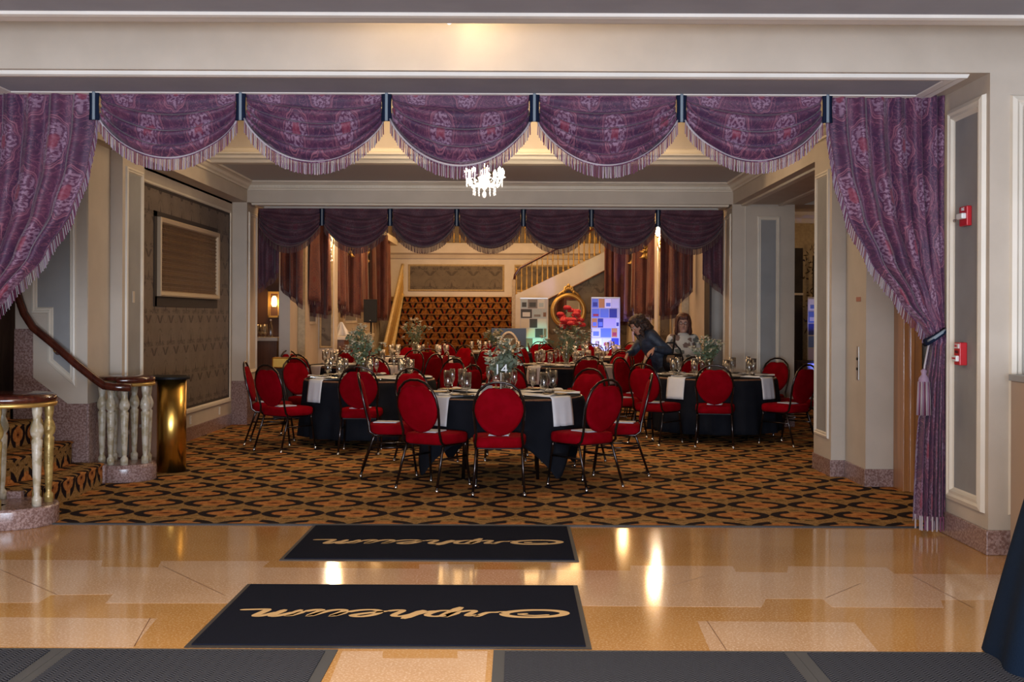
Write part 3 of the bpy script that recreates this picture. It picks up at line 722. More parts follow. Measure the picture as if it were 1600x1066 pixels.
# front side curtains gathered into tie-backs
def side_curtain(s, label):
    xj = 2.955 if s > 0 else -3.885; WD = .80 if s > 0 else .965     # the jamb side
    prof = [(3.026, 1.0), (2.80, .985), (2.5, .93), (2.2, .82), (1.9, .63), (1.6, .36), (1.42, .17), (1.34, .105), (1.26, .115), (1.0, .165), (.6, .20), (.2, .215), (.09, .22)]
    def width(z):
        for i in range(len(prof)-1):
            a, b = prof[i], prof[i+1]
            if a[0] >= z >= b[0]:
                f = (a[0]-z)/(a[0]-b[0]); f = f*f*(3-2*f)*.5+f*.5; return (a[1]+(b[1]-a[1])*f)*WD
        return prof[-1][1]*.80
    H = 3.026-.09; nf = 6.5
    def P(u, v):
        z = 3.026-H*v; w_ = width(z); a = .028+.014*(1-w_/WD)
        if z < 1.34: a = .04
        uu = u**1.15
        fold = math.cos(2*PI*nf*u+.6) + .3*math.cos(2*PI*nf*2.1*u+z*1.5)
        # folds fan out from the tie-back
        x = w_*uu + .012*math.sin(2*PI*nf*u)*(z > 1.3)
        y = -a*fold - .03*math.sin(PI*min(1, u))*(z < 1.36)
        return (xj - s*(x+.004), YC + .02 + y, z)
    t = thing('side_curtain', label, 'curtain', (0, 0, 0))
    m = MB().grid(P, 150, 110, UV=lambda u, v: (u*1.05+.1, -v*H))
    o = m.build('curtain_cloth', CURT, t); o.modifiers.new('s', 'SOLIDIFY').thickness = .006
    f = MB(); rnd = random.Random(5); z = 2.98; i = 0
    while z > .12:
        v = (3.026-z)/H; p = Vector(P(1, v)); dv = .012/H
        if 1.28 < z < 1.36: z -= .02; continue
        q = Vector(P(1, v+dv)); l = rnd.uniform(.06, .085) if z > 1.36 else .05
        o_ = Vector((-s*.0065, -.004, 0)); ln = Vector((-s*.012, 0, -l))
        f.add([p, p+o_, p+o_+ln, p+ln, p+Vector((0, .006, 0)), p+ln+Vector((0, .006, 0))], [(0, 1, 2, 3), (1, 4, 5, 2)], False, rnd.randrange(3)); z -= .0095; i += 1
    f.build('fringe', FR, t, kind='stuff')
    f = MB()
    for i in range(26):
        u = (i+.5)/26; p = P(u, .995); f.add([(p[0]-.005, p[1]-.01, p[2]+.02), (p[0]+.005, p[1]-.01, p[2]+.02), (p[0]+.005, p[1]-.01, p[2]-.08), (p[0]-.005, p[1]-.01, p[2]-.08)], [(0, 1, 2, 3)], False, rnd.randrange(3))
    f.build('hem_fringe', FR, t, kind='stuff').modifiers.new('s', 'SOLIDIFY').thickness = .004
    # tie-back: navy loop with a silver centre, cord and tassel
    tb = thing('curtain_tieback', 'navy and silver tie-back holding the %s front curtain' % ('right' if s > 0 else 'left'), 'tieback', (0, 0, 0))
    pts = [(xj - s*(.0), YC-.03, 1.41), (xj - s*.05, YC-.085, 1.385), (xj - s*.10, YC-.08, 1.35), (xj-s*.125, YC-.03, 1.325), (xj-s*.12, YC+.05, 1.315), (xj-s*.05, YC+.09, 1.34), (xj, YC+.05, 1.37)]
    MB().tube(pts, .028, 8, flat=.5).build('band', NAVYB, tb)
    MB().tube([(p[0], p[1]-.012, p[2]+.003) for p in pts[:4]], .012, 6).build('centre_stripe', SILVB, tb)
    ts = thing('curtain_tassel', 'plum and silver tassel hanging beside the %s front curtain tie-back' % ('right' if s > 0 else 'left'), 'tassel', (xj-s*.155, YC-.04, 1.04))
    MB().tube([(0, 0, .02), (s*.005, 0, .12), (s*.04, .01, .28)], .007, 6).build('cord', FR[2], ts)
    MB().lathe([(.004, .10), (.022, .085), (.016, .06), (.034, .035), (.04, .0)], n=12).build('tassel_head', FR[0], ts)
    f = MB()
    for i in range(22):
        a = 2*PI*i/22; f.tube([(.036*math.cos(a), .036*math.sin(a), .01), (.045*math.cos(a), .045*math.sin(a), -.22)], .0055, 4, mi=i % 3)
    f.build('skirt', FR, ts, kind='stuff')
    return t
side_curtain(1, 'purple damask curtain gathered against the right jamb of the front opening')
side_curtain(-1, 'purple damask curtain swept back at the left side of the front opening')

# chandelier
def chandelier(label, loc, R=.19, n=8, chain=1.3):
    t = thing('chandelier', label, 'chandelier', loc)
    MB().tube([(0, 0, 0), (0, 0, chain)], .008, 6).build('stem', BRASS, t)
    MB().lathe([(.004, -.10), (.03, -.07), (.035, -.04), (.02, 0), (.05, .04), (.06, .07), (.02, .12)], n=12).build('hub', CRYS, t)
    for i in range(n):
        a = 2*PI*i/n+.2; c, s_ = math.cos(a), math.sin(a)
        MB().tube([(0, 0, .02), (c*R*.4, s_*R*.4, -.05), (c*R*.8, s_*R*.8, -.05), (c*R, s_*R, .03)], .009, 6).build('arm', CRYS, t)
        MB().lathe([(.006, .03), (.035, .04), (.03, .052), (.012, .055)], c*R, s_*R, 8).build('drip_cup', CRYS, t)
        MB().lathe([(.012, .055), (.02, .09), (.018, .11), (.001, .14)], c*R, s_*R, 8).build('bulb', LAMP, t)
    d = MB()
    for i in range(24):
        a = 2*PI*i/24; rr = R*(1.0 if i % 2 else .6)
        for k in range(3): d.ball((math.cos(a)*rr, math.sin(a)*rr, (.01 if i % 2 else -.08)-.028*k), (.007, .007, .013), 5, 4)
    for k in range(12):
        a = 2*PI*k/12
        for q in range(5): f = q/4; d.ball((math.cos(a)*(R*(1-f)+.02*f), math.sin(a)*(R*(1-f)+.02*f), .03-.09*math.sin(PI*f)+.09*f), .007, 5, 4)
    d.ball((0, 0, -.14), (.022, .022, .035), 8, 6)
    d.build('crystal_drops', CRYS, t, kind='stuff')
    return t
chandelier('lit crystal chandelier hanging just below the middle front swag', (W(757, 283, 12)[0], 12.0, W(757, 283, 12)[2]), .19, 8, 1.44)
chandelier('small lit crystal lamp peeping below the ceiling edge at the top of the picture', (W(702, 20, 6.8)[0], 6.8, 3.365), .10, 6, .60)
# ================================================================ stairs at the left
BP = [(.026, 0), (.026, .055), (.015, .075), (.018, .10), (.023, .22), (.026, .36), (.030, .46), (.021, .475), (.033, .50), (.037, .53), (.031, .56), (.019, .60), (.023, .63), (.027, .66), (.027, .70), (.022, .715)]
def ringrail(label, cx, cy, r, angs, z0, x_left, gold, cat='balustrade', leftrail=True):
    t = thing('stair_newel_balustrade', label, cat, (cx, cy, 0))
    m = MB(); m.lathe([(r, 0), (r+.004, .012), (r+.004, .125), (r-.006, .14), (r-.012, z0-.0)], n=40, smooth=True)
    m.build('granite_base', GRAN, t, bevel=.003)
    if leftrail:
        MB().box(x_left-cx, 0, -r, -r+.30, 0, z0).build('granite_kerb', GRAN, t, bevel=.008)
    for k, a in enumerate(angs):
        x, y = (r-.07)*math.cos(a), (r-.07)*math.sin(a)
        MB().lathe([(q*1.28, z) for q, z in BP], x, y, 12, cz=z0, sx=1).build('baluster', gold if k % 3 else BALU, t)
    h = z0+.715
    pts = []
    for i in range(29):
        a = -PI*.5 + (PI+.35)*i/28; pts.append(((r-.055)*math.cos(a), (r-.055)*math.sin(a), h+.035))
    if leftrail: pts = [(x_left-cx, -(r-.055), h+.035)] + pts
    MB().tube(pts, .046, 10, flat=.78).build('handrail', MAHOG, t)
    MB().lathe([(r-.02, 0), (r-.012, .008), (r-.012, .022), (r-.02, .03)], n=40, cz=h-.018).build('gilt_rail_moulding', GOLD, t)
    MB().lathe([(r-.05, 0), (r-.03, .01), (r-.03, .03), (r-.05, .04)], n=40, cz=h+.03).build('rail_cap', MAHOG, t)
    return t
ringrail('curved balustrade with gilt balusters on pink granite at the near left corner', -3.60, 8.27, .325, [-PI*.93, -PI*.5-.42, -PI*.5+.06, -.42, .35, 1.2, 2.2], .14, -5.6, BALG)
far_newel = ringrail('rounded baluster cluster on pink granite beside the brass stand', -3.53, 10.50, .27, [-PI*.88, -PI*.5-.35, -PI*.5+.28, -.25, .5, 1.5, 2.4], .155, -4, BALU, leftrail=False)
# steps
t = thing('left_staircase', 'carpeted steps with scroll pattern climbing to the left between the balustrades', 'staircase', (0, 0, 0))
m = MB(); nst = 9; RS, TR = .19, .27
for i in range(nst):
    x = -3.62 - TR*i; z0 = RS*i; z1 = z0+RS; u = i*(RS+TR); bow = .06
    def pt(f, z, e=0): return (x + e + .05*math.sin(PI*f)*(1 if i < 2 else 0) , 8.55+1.62*f, z)
    n_ = 10; vs = []; uv = []
    for k in range(n_+1):
        f = k/n_
        vs += [pt(f, z0), pt(f, z1-.03, .0), pt(f, z1-.008, .018), pt(f, z1, -.004), (x-TR, 8.55+1.62*f, z1)]
        uv += [(1.66*f, u), (1.66*f, u+RS-.03), (1.66*f, u+RS), (1.66*f, u+RS+.02), (1.66*f, u+RS+TR)]
    fs = [(k*5+q, (k+1)*5+q, (k+1)*5+q+1, k*5+q+1) for k in range(n_) for q in range(4)]
    MB().add(vs, fs, True, 0, uv).build('carpeted_step', CARPUV, t)
pl = [(-3.62, 0)]
for i in range(nst): pl += [(-3.62-TR*i, RS*(i+1)), (-3.62-TR*(i+1), RS*(i+1))]
pl += [(-3.62-TR*nst, 0)]
MB().prism(pl, 'y', 8.50, 8.56).build('side_stringer', GRAN, t)
MB().box(-3.70, -3.60, 10.18, 10.27, 0, .175).build('kerb_end', GRAN, t, bevel=.02)
# front facing stair wall with its sloping granite skirting
YW = 10.27
def Q(px, py): a = W(px, py, YW); return (a[0], a[2])
struct('wall_left', MB().prism([Q(24, 514), Q(52, 514), Q(52, 590), Q(106, 631), Q(137, 631), (Q(137, 0)[0], 3.03), (Q(24, 0)[0], 3.03)][::-1], 'y', YW, YW+.3), CREAM)
struct('baseboard_left', MB().prism([(Q(24, 0)[0], 0), Q(24, 514), Q(52, 514), Q(52, 590), Q(106, 631), Q(137, 631), (Q(137, 0)[0], 0)], 'y', YW-.018, YW+.3), GRAN)
struct('wall_left', MB().box(-4.1, mx(3.07), YW+.301, 10.83, 0, 3.03), CREAM); zg = Q(137, 631)[1]
struct('wall_left', MB().box(Q(137, 0)[0]-.1, Q(137, 0)[0]+.012, YW+.01, 10.84, zg, 3.03), CREAM)
struct('baseboard_left', MB().box(Q(137, 0)[0]-.1, Q(137, 0)[0]+.03, YW+.0, 10.84, 0, zg), GRAN)
panel(mp_y(YW), [Q(51, 205), Q(117, 205), Q(117, 601), Q(76, 565), Q(76, 488), Q(51, 488)][::-1], PROF, GREY, CREAML)
struct('wall_left', MB().box(-8, -7.9, 8.2, 15.8, 0, 3.4), DARK)  # shade of the stair void put into the wall colour
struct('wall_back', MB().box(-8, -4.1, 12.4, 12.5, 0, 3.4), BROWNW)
struct('ceiling', MB().box(-8, -4.1, 8.2, 12.5, 3.3, 3.4), DARK)  # dark colour stands in for the shade above the stairs
MB().add([], [])
hr = thing('wall_handrail', 'mahogany handrail sweeping down the left stair wall to the rounded balusters', 'handrail', (0, 0, 0))
yr = 10.16
pts = [W(p, q, yr) for p, q in ((22, 440), (31, 470), (38, 490), (52, 512), (85, 539), (120, 570), (150, 594), (163, 603), (178, 605), (205, 606))]
MB().tube(pts, .037, 10).build('rail', MAHOG, hr)
a = W(92, 548, YW)
MB().lathe([(.04, 0), (.04, .012), (.012, .02)], n=12).build('bracket_rose', MAHOG, hr, loc=(a[0], YW, a[2])).rotation_euler = (PI/2, 0, 0)
MB().tube([(a[0], YW, a[2]), (a[0], yr+.02, a[2]), (a[0]-.01, yr, a[2]+.06)], .012, 8).build('bracket_arm', BRASS, hr)
# brass stand
t = thing('brass_stand', 'curved brushed brass ticket stand with a dark top beside the left newel', 'stand', (-3.27, 11.03, 0))
MB().lathe([(.135, .0), (.135, .875)], n=40, sx=1.0).build('brass_body', BRASS, t)
MB().box(-.40, -.03, -.02, .30, 0, .86).build('cabinet_body', BROWNW, t, bevel=.004)
MB().box(-.30, -.18, -.026, -.018, .42, .45).build('pull_handle', STEEL, t, bevel=.003)
MB().box(-.42, .05, -.14, .32, .88, .905).lathe([(.17, .88), (.172, .885), (.172, .9), (.17, .906)], 0, 0, 32).build('dark_top', BLK, t, bevel=.004)
# grille in the wallpapered wall
def WX(px, py, X): Y = X*F/((px+.0042*(py-533))-HX); return W(px, py, Y)
c = [WX(245, 337, -3.86), WX(338, 366, -3.86), WX(338, 470, -3.86), WX(245, 461, -3.86)]
ya, yb = c[0][1], c[1][1]; za, zb = (c[2][2]+c[3][2])/2, (c[0][2]+c[1][2])/2
t = thing('wall_grille', 'square pierced bronze grille in a cream frame on the damask wall', 'grille', (-3.866, 0, 0))
MB().mould(rect(ya, yb, za, zb), mp_x(0, 1), [(0, 0), (0, .05), (.015, .06), (.05, .05), (.065, .02), (.065, 0)]).build('frame', mat('tan_frame_paint', (.46, .36, .25), .45), t)
MB().box(.0, .012, ya-.07, yb+.05, za-.11, za+.0).box(0, .012, ya-.09, ya, za-.11, zb+.06).box(0, .012, ya-.09, yb+.05, zb, zb+.06).build('painted_shadow', DARK, t)  # dark strips paint the frame's shadow on the wall
MB().box(.008, .018, ya+.06, yb-.06, za+.06, zb-.06).build('pierced_plate', GRIL, t)
m = MB(); ny = int((yb-ya-.13)/.05); nz = int((zb-za-.13)/.045)
for i in range(ny+1): m.box(.018, .026, ya+.065+i*.05-.006, ya+.065+i*.05+.006, za+.06, zb-.06)
for j in range(nz+1): m.box(.018, .028, ya+.06, yb-.06, za+.065+j*.045-.005, za+.065+j*.045+.005)
m.build('lattice', mat('aged_bronze', (.16, .085, .035), .45, .3), t, kind='stuff')
# fire alarm parts on the right jamb
t = thing('fire_alarm_strobe', 'red fire alarm with white strobe lens high on the right jamb', 'fire alarm', WX(1513, 338, 2.966))
MB().box(-.035, 0, -.065, .065, -.065, .065).build('housing', REDP, t, bevel=.006)
MB().box(-.065, -.03, -.055, .045, -.02, .018).build('strobe_lens', WPL, t, bevel=.008)
MB().tube([(-.05, .05, -.01), (-.05, .10, -.02)], .006, 6).ball((-.05, .105, -.022), .011).build('test_knob', CHROME, t)
textmesh('lettering', 'FIRE', .03, WPL, t, (-.037, -.0, .045), (PI/2, 0, -PI/2))
t = thing('fire_alarm_pull', 'red and white fire alarm pull station lower on the right jamb', 'fire alarm', WX(1507, 553, 2.966))
MB().box(-.05, 0, -.05, .05, -.075, .075).build('housing', REDP, t, bevel=.005)
MB().box(-.056, -.048, -.044, .044, .036, .066).build('white_label', WPL, t); MB().box(-.07, -.048, -.036, .036, -.05, -.012).build('pull_handle', WPL, t, bevel=.004)
textmesh('lettering', 'FIRE', .026, REDP, t, (-.058, 0, .051), (PI/2, 0, -PI/2)); textmesh('lettering', 'PULL', .026, INK, t, (-.052, 0, .012), (PI/2, 0, -PI/2))
textmesh('lettering', 'DOWN', .018, REDP, t, (-.072, 0, -.031), (PI/2, 0, -PI/2))

# ================================================================ mats
def script_logo(parent, cx, cy, L, z):
    """the cursive word, drawn as pen strokes, read from the far side"""
    S = []   # strokes: list of (x, y, width); x along the word, y up, unit: letter height 1
    def st(p, w=.16): S.append((p, w))
    import math as M_
    st([(1.05+.93*M_.cos(a*PI/180)*1.0, .45+.52*M_.sin(a*PI/180)) for a in range(0, 361, 15)], .24)       # O
    st([(.55, .60), (.9, .72), (1.3, .66), (1.5, .52), (1.25, .45)], .13)
    st([(1.8, .2), (2.1, .18), (2.4, .3)], .10)
    st([(2.2, .30), (2.55, .35), (2.7, .85), (2.8, .72), (3.0, .80), (3.05, .62), (3.0, .15), (3.2, .05), (3.45, .25)], .17)   # r
    st([(3.45, .25), (3.75, .95), (3.6, -.45)], .26); st([(3.7, .75), (4.0, .92), (4.3, .7), (4.15, .15), (3.8, .08), (3.7, .3)], .17)      # p
    st([(4.2, .15), (4.45, .3), (4.9, 1.25)], .14); st([(4.85, 1.25), (4.6, .05)], .27); st([(4.7, .5), (5.0, .92), (5.3, .8), (5.25, .15), (5.45, .05), (5.7, .2)], .18)  # h
    st([(5.7, .2), (6.3, .55), (6.55, .85), (6.25, 1.0), (5.95, .75), (5.9, .3), (6.2, .02), (6.6, .08), (6.9, .35)], .19)   # e
    st([(6.9, .35), (7.15, .95), (7.05, .2), (7.3, .03), (7.6, .3), (7.85, .95), (7.8, .15), (8.0, .05), (8.25, .3)], .20)   # u
    st([(8.25, .3), (8.5, .95), (8.45, .05)], .20); st([(8.5, .4), (8.8, .95), (9.0, .9), (8.95, .05)], .20)
    st([(9.0, .4), (9.3, .95), (9.5, .9), (9.5, .1), (9.75, .03), (10.35, .12)], .20)                       # m
    k = L/10.4; h = .135; m = MB(); zz = z
    for p, w_ in S:
        P3 = [Vector((cx + L/2 - q[0]*k - q[1]*.045, cy - (q[1]-.45)*h, 0)) for q in p]
        # smooth
        R_ = []
        for i in range(len(P3)-1):
            a = P3[max(i-1, 0)]; b = P3[i]; c_ = P3[i+1]; d = P3[min(i+2, len(P3)-1)]
            for q in range(4):
                t_ = q/4; R_.append(.5*((2*b)+(c_-a)*t_+(2*a-5*b+4*c_-d)*t_*t_+(3*b-a-3*c_+d)*t_**3))
        R_.append(P3[-1]); n = len(R_); vs = []
        zz += .00012
        for i, r in enumerate(R_):
            d = (R_[min(i+1, n-1)]-R_[max(i-1, 0)]).normalized(); nn = Vector((-d.y, d.x, 0))
            e = w_*.165*(1 if 0 < i < n-1 else .5)
            # broad-nib: thicker down strokes
            e *= .75+.5*abs(d.y)
            vs += [r+nn*e*.5+Vector((0, 0, zz)), r-nn*e*.5+Vector((0, 0, zz))]
        m.add(vs, [(2*i, 2*i+1, 2*i+3, 2*i+2) for i in range(n-1)])
    return m.build('script_lettering', IVORY, parent)
for lab, x0, x1, y0, y1, L in (('navy entrance mat with script lettering nearest the charcoal runners', -1.475, .342, 5.175, 6.40, 1.66), ('navy entrance mat with script lettering lying against the patterned carpet', -1.43, .385, 7.03, 8.20, 1.66)):
    t = thing('entrance_mat', lab, 'mat', ((x0+x1)/2, (y0+y1)/2, 0), 0, 'navy lettered mats'); a, b = (x1-x0)/2, (y1-y0)/2
    MB().box(-a, a, -b, b, .001, .005).build('rubber_edge', MATE, t); MB().box(-a+.025, a-.025, -b+.03, b-.03, .004, .011).build('pile', MATN, t)
    script_logo(t, 0.02, -.03, L, .0115)
for i, (x0, x1, lab) in enumerate(((-3.6, -1.992, 'charcoal herringbone runner cut off at the bottom left corner'), (-1.990, -.785, 'charcoal herringbone runner to the left of the bare strip of floor'), (-.095, 1.232, 'charcoal herringbone runner to the right of the bare strip of floor'), (1.234, 2.55, 'charcoal herringbone runner under the navy cloth at the bottom right'))):
    t = thing('runner_mat', lab, 'mat', ((x0+x1)/2, 4.2, 0), 0, 'charcoal runner mats'); a = (x1-x0)/2
    MB().box(-a, a, -1.4, .945, .001, .006).build('rubber_edge', MATG, t); MB().box(-a+.05, a-.05, -1.35, .905, .004, .012).build('ribbed_pile', HERR, t)

# navy cloth at the right edge
t = thing('draped_cocktail_table', 'tall table in a navy cloth cut off at the right edge of the picture', 'table', (2.70, 4.95, 0))
MB().lathe([(.36, 1.04), (.36, 1.06)], n=24).build('tabletop', BLK, t)
def PD(u, v):
    a = 2*PI*u; r = .37+(.64-.37)*v**.85 + .022*v*math.cos(a*11+1); return (r*math.cos(a), r*math.sin(a), 1.065-1.055*v)
MB().grid(PD, 132, 12).lathe([(.0001, 1.066), (.37, 1.066)], n=48).build('navy_cloth', NAVYC, t)
MB().tube([(0, 0, 0), (0, 0, 1.04)], .03, 8).lathe([(.28, 0), (.28, .02), (.03, .04)], n=20).build('pedestal', BLK, t)
t = thing('tan_cabinet', 'tan cabinet with a grey top just inside the right edge of the picture', 'cabinet', (3.43, 6.95, 0))
MB().box(-.36, .5, -.22, .26, 0, 1.10).build('body', mat('tan_laminate', (.42, .31, .23), .5), t, bevel=.005); MB().box(-.375, .5, -.235, .26, 1.10, 1.14).build('grey_top', mat('grey_laminate', (.3, .3, .3), .4), t, bevel=.004)

# ================================================================ chairs
def make_chair():
    t = thing('banquet_chair', 'x', 'chair', (0, 0, 0))
    # seat: rounded cushion
    m = MB(); R_ = []
    def sq(a, hw, hd, e=.38):
        c, s_ = math.cos(a), math.sin(a); return (hw*math.copysign(abs(c)**e, c), hd*math.copysign(abs(s_)**e, s_))
    prof = [(.0, .90), (.008, .97), (.03, 1.0), (.072, .995), (.088, .95), (.096, .8), (.099, .0)]
    n = 24; vs = []
    for z, k in prof:
        for i in range(n):
            x, y = sq(2*PI*i/n, .222*k, .215*k); x *= 1+.06*(y/.2); vs.append((x, y, .388+z))
    fs = [(j*n+i, j*n+(i+1) % n, (j+1)*n+(i+1) % n, (j+1)*n+i) for j in range(len(prof)-1) for i in range(n)] + [tuple(range(n))[::-1]]
    m.add(vs, fs, True).build('seat', RED, t)
    # backrest cushion: an oval leaning back, with a dip at the top
    def yb(z): return -.205 - .23*(z-.45)
    m = MB(); n = 28; vs = []; rows = [(.022, .0), (.026, .5), (.024, .85), (.012, 1.0), (-.012, 1.0), (-.02, .9), (-.022, .5), (-.022, 0)]
    for d, k in rows:
        for i in range(n):
            a = 2*PI*i/n; x = .202*math.cos(a)*k*(1-.10*(math.sin(a) < 0)*abs(math.sin(a))); z = .703+.212*math.sin(a)*k
            z -= .030*k*math.exp(-(x/.06)**2)*(math.sin(a) > 0)
            vs.append((x, yb(z)+d, z))
    fs = [(j*n+i, j*n+(i+1) % n, (j+1)*n+(i+1) % n, (j+1)*n+i) for j in range(len(rows)-1) for i in range(n)]
    m.add(vs, [f[::-1] for f in fs], True).build('backrest', RED, t)
    pts = [(-.19, .12, .385), (-.195, -.16, .385), (-.20, -.205, .42), (-.188, yb(.50), .50), (-.20, yb(.60), .60), (-.208, yb(.70), .70), (-.199, yb(.79), .79), (-.165, yb(.868), .868), (-.105, yb(.920), .920), (-.04, yb(.942), .942)]
    pts = pts + [(-x, y, z) for x, y, z in pts[::-1]]
    MB().tube(pts, .0115, 7).build('back_frame', FRAME, t)
    MB().box(-.18, .18, -.14, .17, .374, .389).build('seat_pan', BLK, t)
    for sx in (-1, 1):
        for y0, y1, xw, nm in ((.17, .225, .205, 'f'), (-.15, -.285, .212, 'r')):
            l = MB().tube([(sx*.19, y0, .40), (sx*.192, y0+(y1-y0)*.15, .36), (sx*xw, y1, .025)], .0115, 7).build('leg', FRAME, t)
            MB().tube([(sx*xw, y1, .03), (sx*(xw+.002), y1, .0)], .015, 8).build('foot_glide', CHROME, l)
        MB().tube([(sx*.196, .19, .27), (sx*.196, -.20, .27)], .009, 6).build('side_stretcher', FRAME, t)
    return t
first = make_chair(); used = [False]
def chair(x, y, rz, label, group):
    if not used[0]:
        used[0] = True; first.location = (x, y, .006); first.rotation_euler = (0, 0, rz); first['label'] = label; first['group'] = group; return first
    return dup(first, (x, y, .006), rz, label, group)

# glassware, napkins, booklets: one mesh each
GOB = MB().lathe([(.001, 0), (.034, .001), (.036, .005), (.010, .012), (.009, .035), (.014, .045), (.034, .062), (.040, .09), (.041, .205), (.0385, .205), (.0375, .095), (.031, .068), (.001, .058)], n=12)
FLU = MB().lathe([(.001, 0), (.032, .001), (.033, .004), (.005, .012), (.0045, .09), (.014, .11), (.026, .14), (.027, .17), (.023, .225), (.021, .225), (.0245, .17), (.022, .14), (.001, .112)], n=12)
proto = {}
def single(key, name, build, label, cat, loc, rz, group):
    if key not in proto:
        proto[key] = build(); o = proto[key]
    else:
        o = proto[key].copy(); col.objects.link(o)
    o.location = loc; o.rotation_euler = (0, 0, rz); o.name = name
    return tag(o, label, cat, group)
def napmb():
    m = MB(); m.grid(lambda u, v: ((u-.5)*.24, (v-.5)*.075, .012*math.sin(PI*v)**.5+.006*math.sin(u*9)*v+.002), 12, 6); m.box(-.12, .12, -.037, .037, 0, .003); return m
def bookmb(): return MB().box(-.085, .085, -.11, .11, 0, .006).box(-.08, .08, -.105, .108, .006, .0085, 1)
def platemb(): return MB().lathe([(.001, 0), (.07, .002), (.115, .010), (.116, .013), (.07, .006), (.001, .005)], n=24)
PLATE = mat('charcoal_plate', (.05, .045, .04), .25); CUT = mat('silver_cutlery', (.7, .7, .7), .2, 1)
def cutmb():
    m = MB(); m.box(-.009, .009, 0, .07, .002, .004); m.box(-.003, .003, -.12, 0, .002, .005); return m

CLOCK = {0: 'near', 45: 'near right', 90: 'right', 135: 'far right', 180: 'far', 225: 'far left', 270: 'left', 315: 'near left'}
HEAD = {'front': 'front centre table', 'lefty': 'left table by the damask wall', 'righty': 'right table by the grey pier', 'mid': 'table just beyond the far valance', 'corner': 'back left table past the valance', 'blue': 'rear centre table before the grand stairs', 'sp': 'rear left table before the loudspeaker', 'mir': 'rear right table before the oval mirror', 'ban': 'rearmost table by the blue lit banner'}
HEADOLD = {'front': 'front centre table', 'lefty': 'left table by the damask wall', 'righty': 'right table by the grey pier', 'mid': 'centre table just beyond the far valance', 'corner': 'back left table beyond the far valance', 'blue': 'rear centre table nearest the grand stairs', 'sp': 'rear left table before the grand stairs', 'mir': 'rear right table before the oval mirror', 'ban': 'rearmost right table by the blue lit banner'}
def runner_pts(ang, wd, R_, drop):
    """a strip of cloth across the table, folding down over the rim"""
    def P(u, v):
        half = R_*math.cos(math.asin(min(.99, abs((v-.5)*wd)/R_)))+.012
        tot = 2*half+2*drop; s_ = (u-.5)*tot; y = (v-.5)*wd
        if abs(s_) <= half: x, z = s_, .764
        else:
            k = abs(s_)-half; x = math.copysign(half+.03*math.sin(min(1, k/drop)*1.2)+.006*math.cos(v*14)*k/drop, s_); z = .764-k
        c, q = math.cos(ang), math.sin(ang); return (x*c-y*q, x*q+y*c, z)
    return P
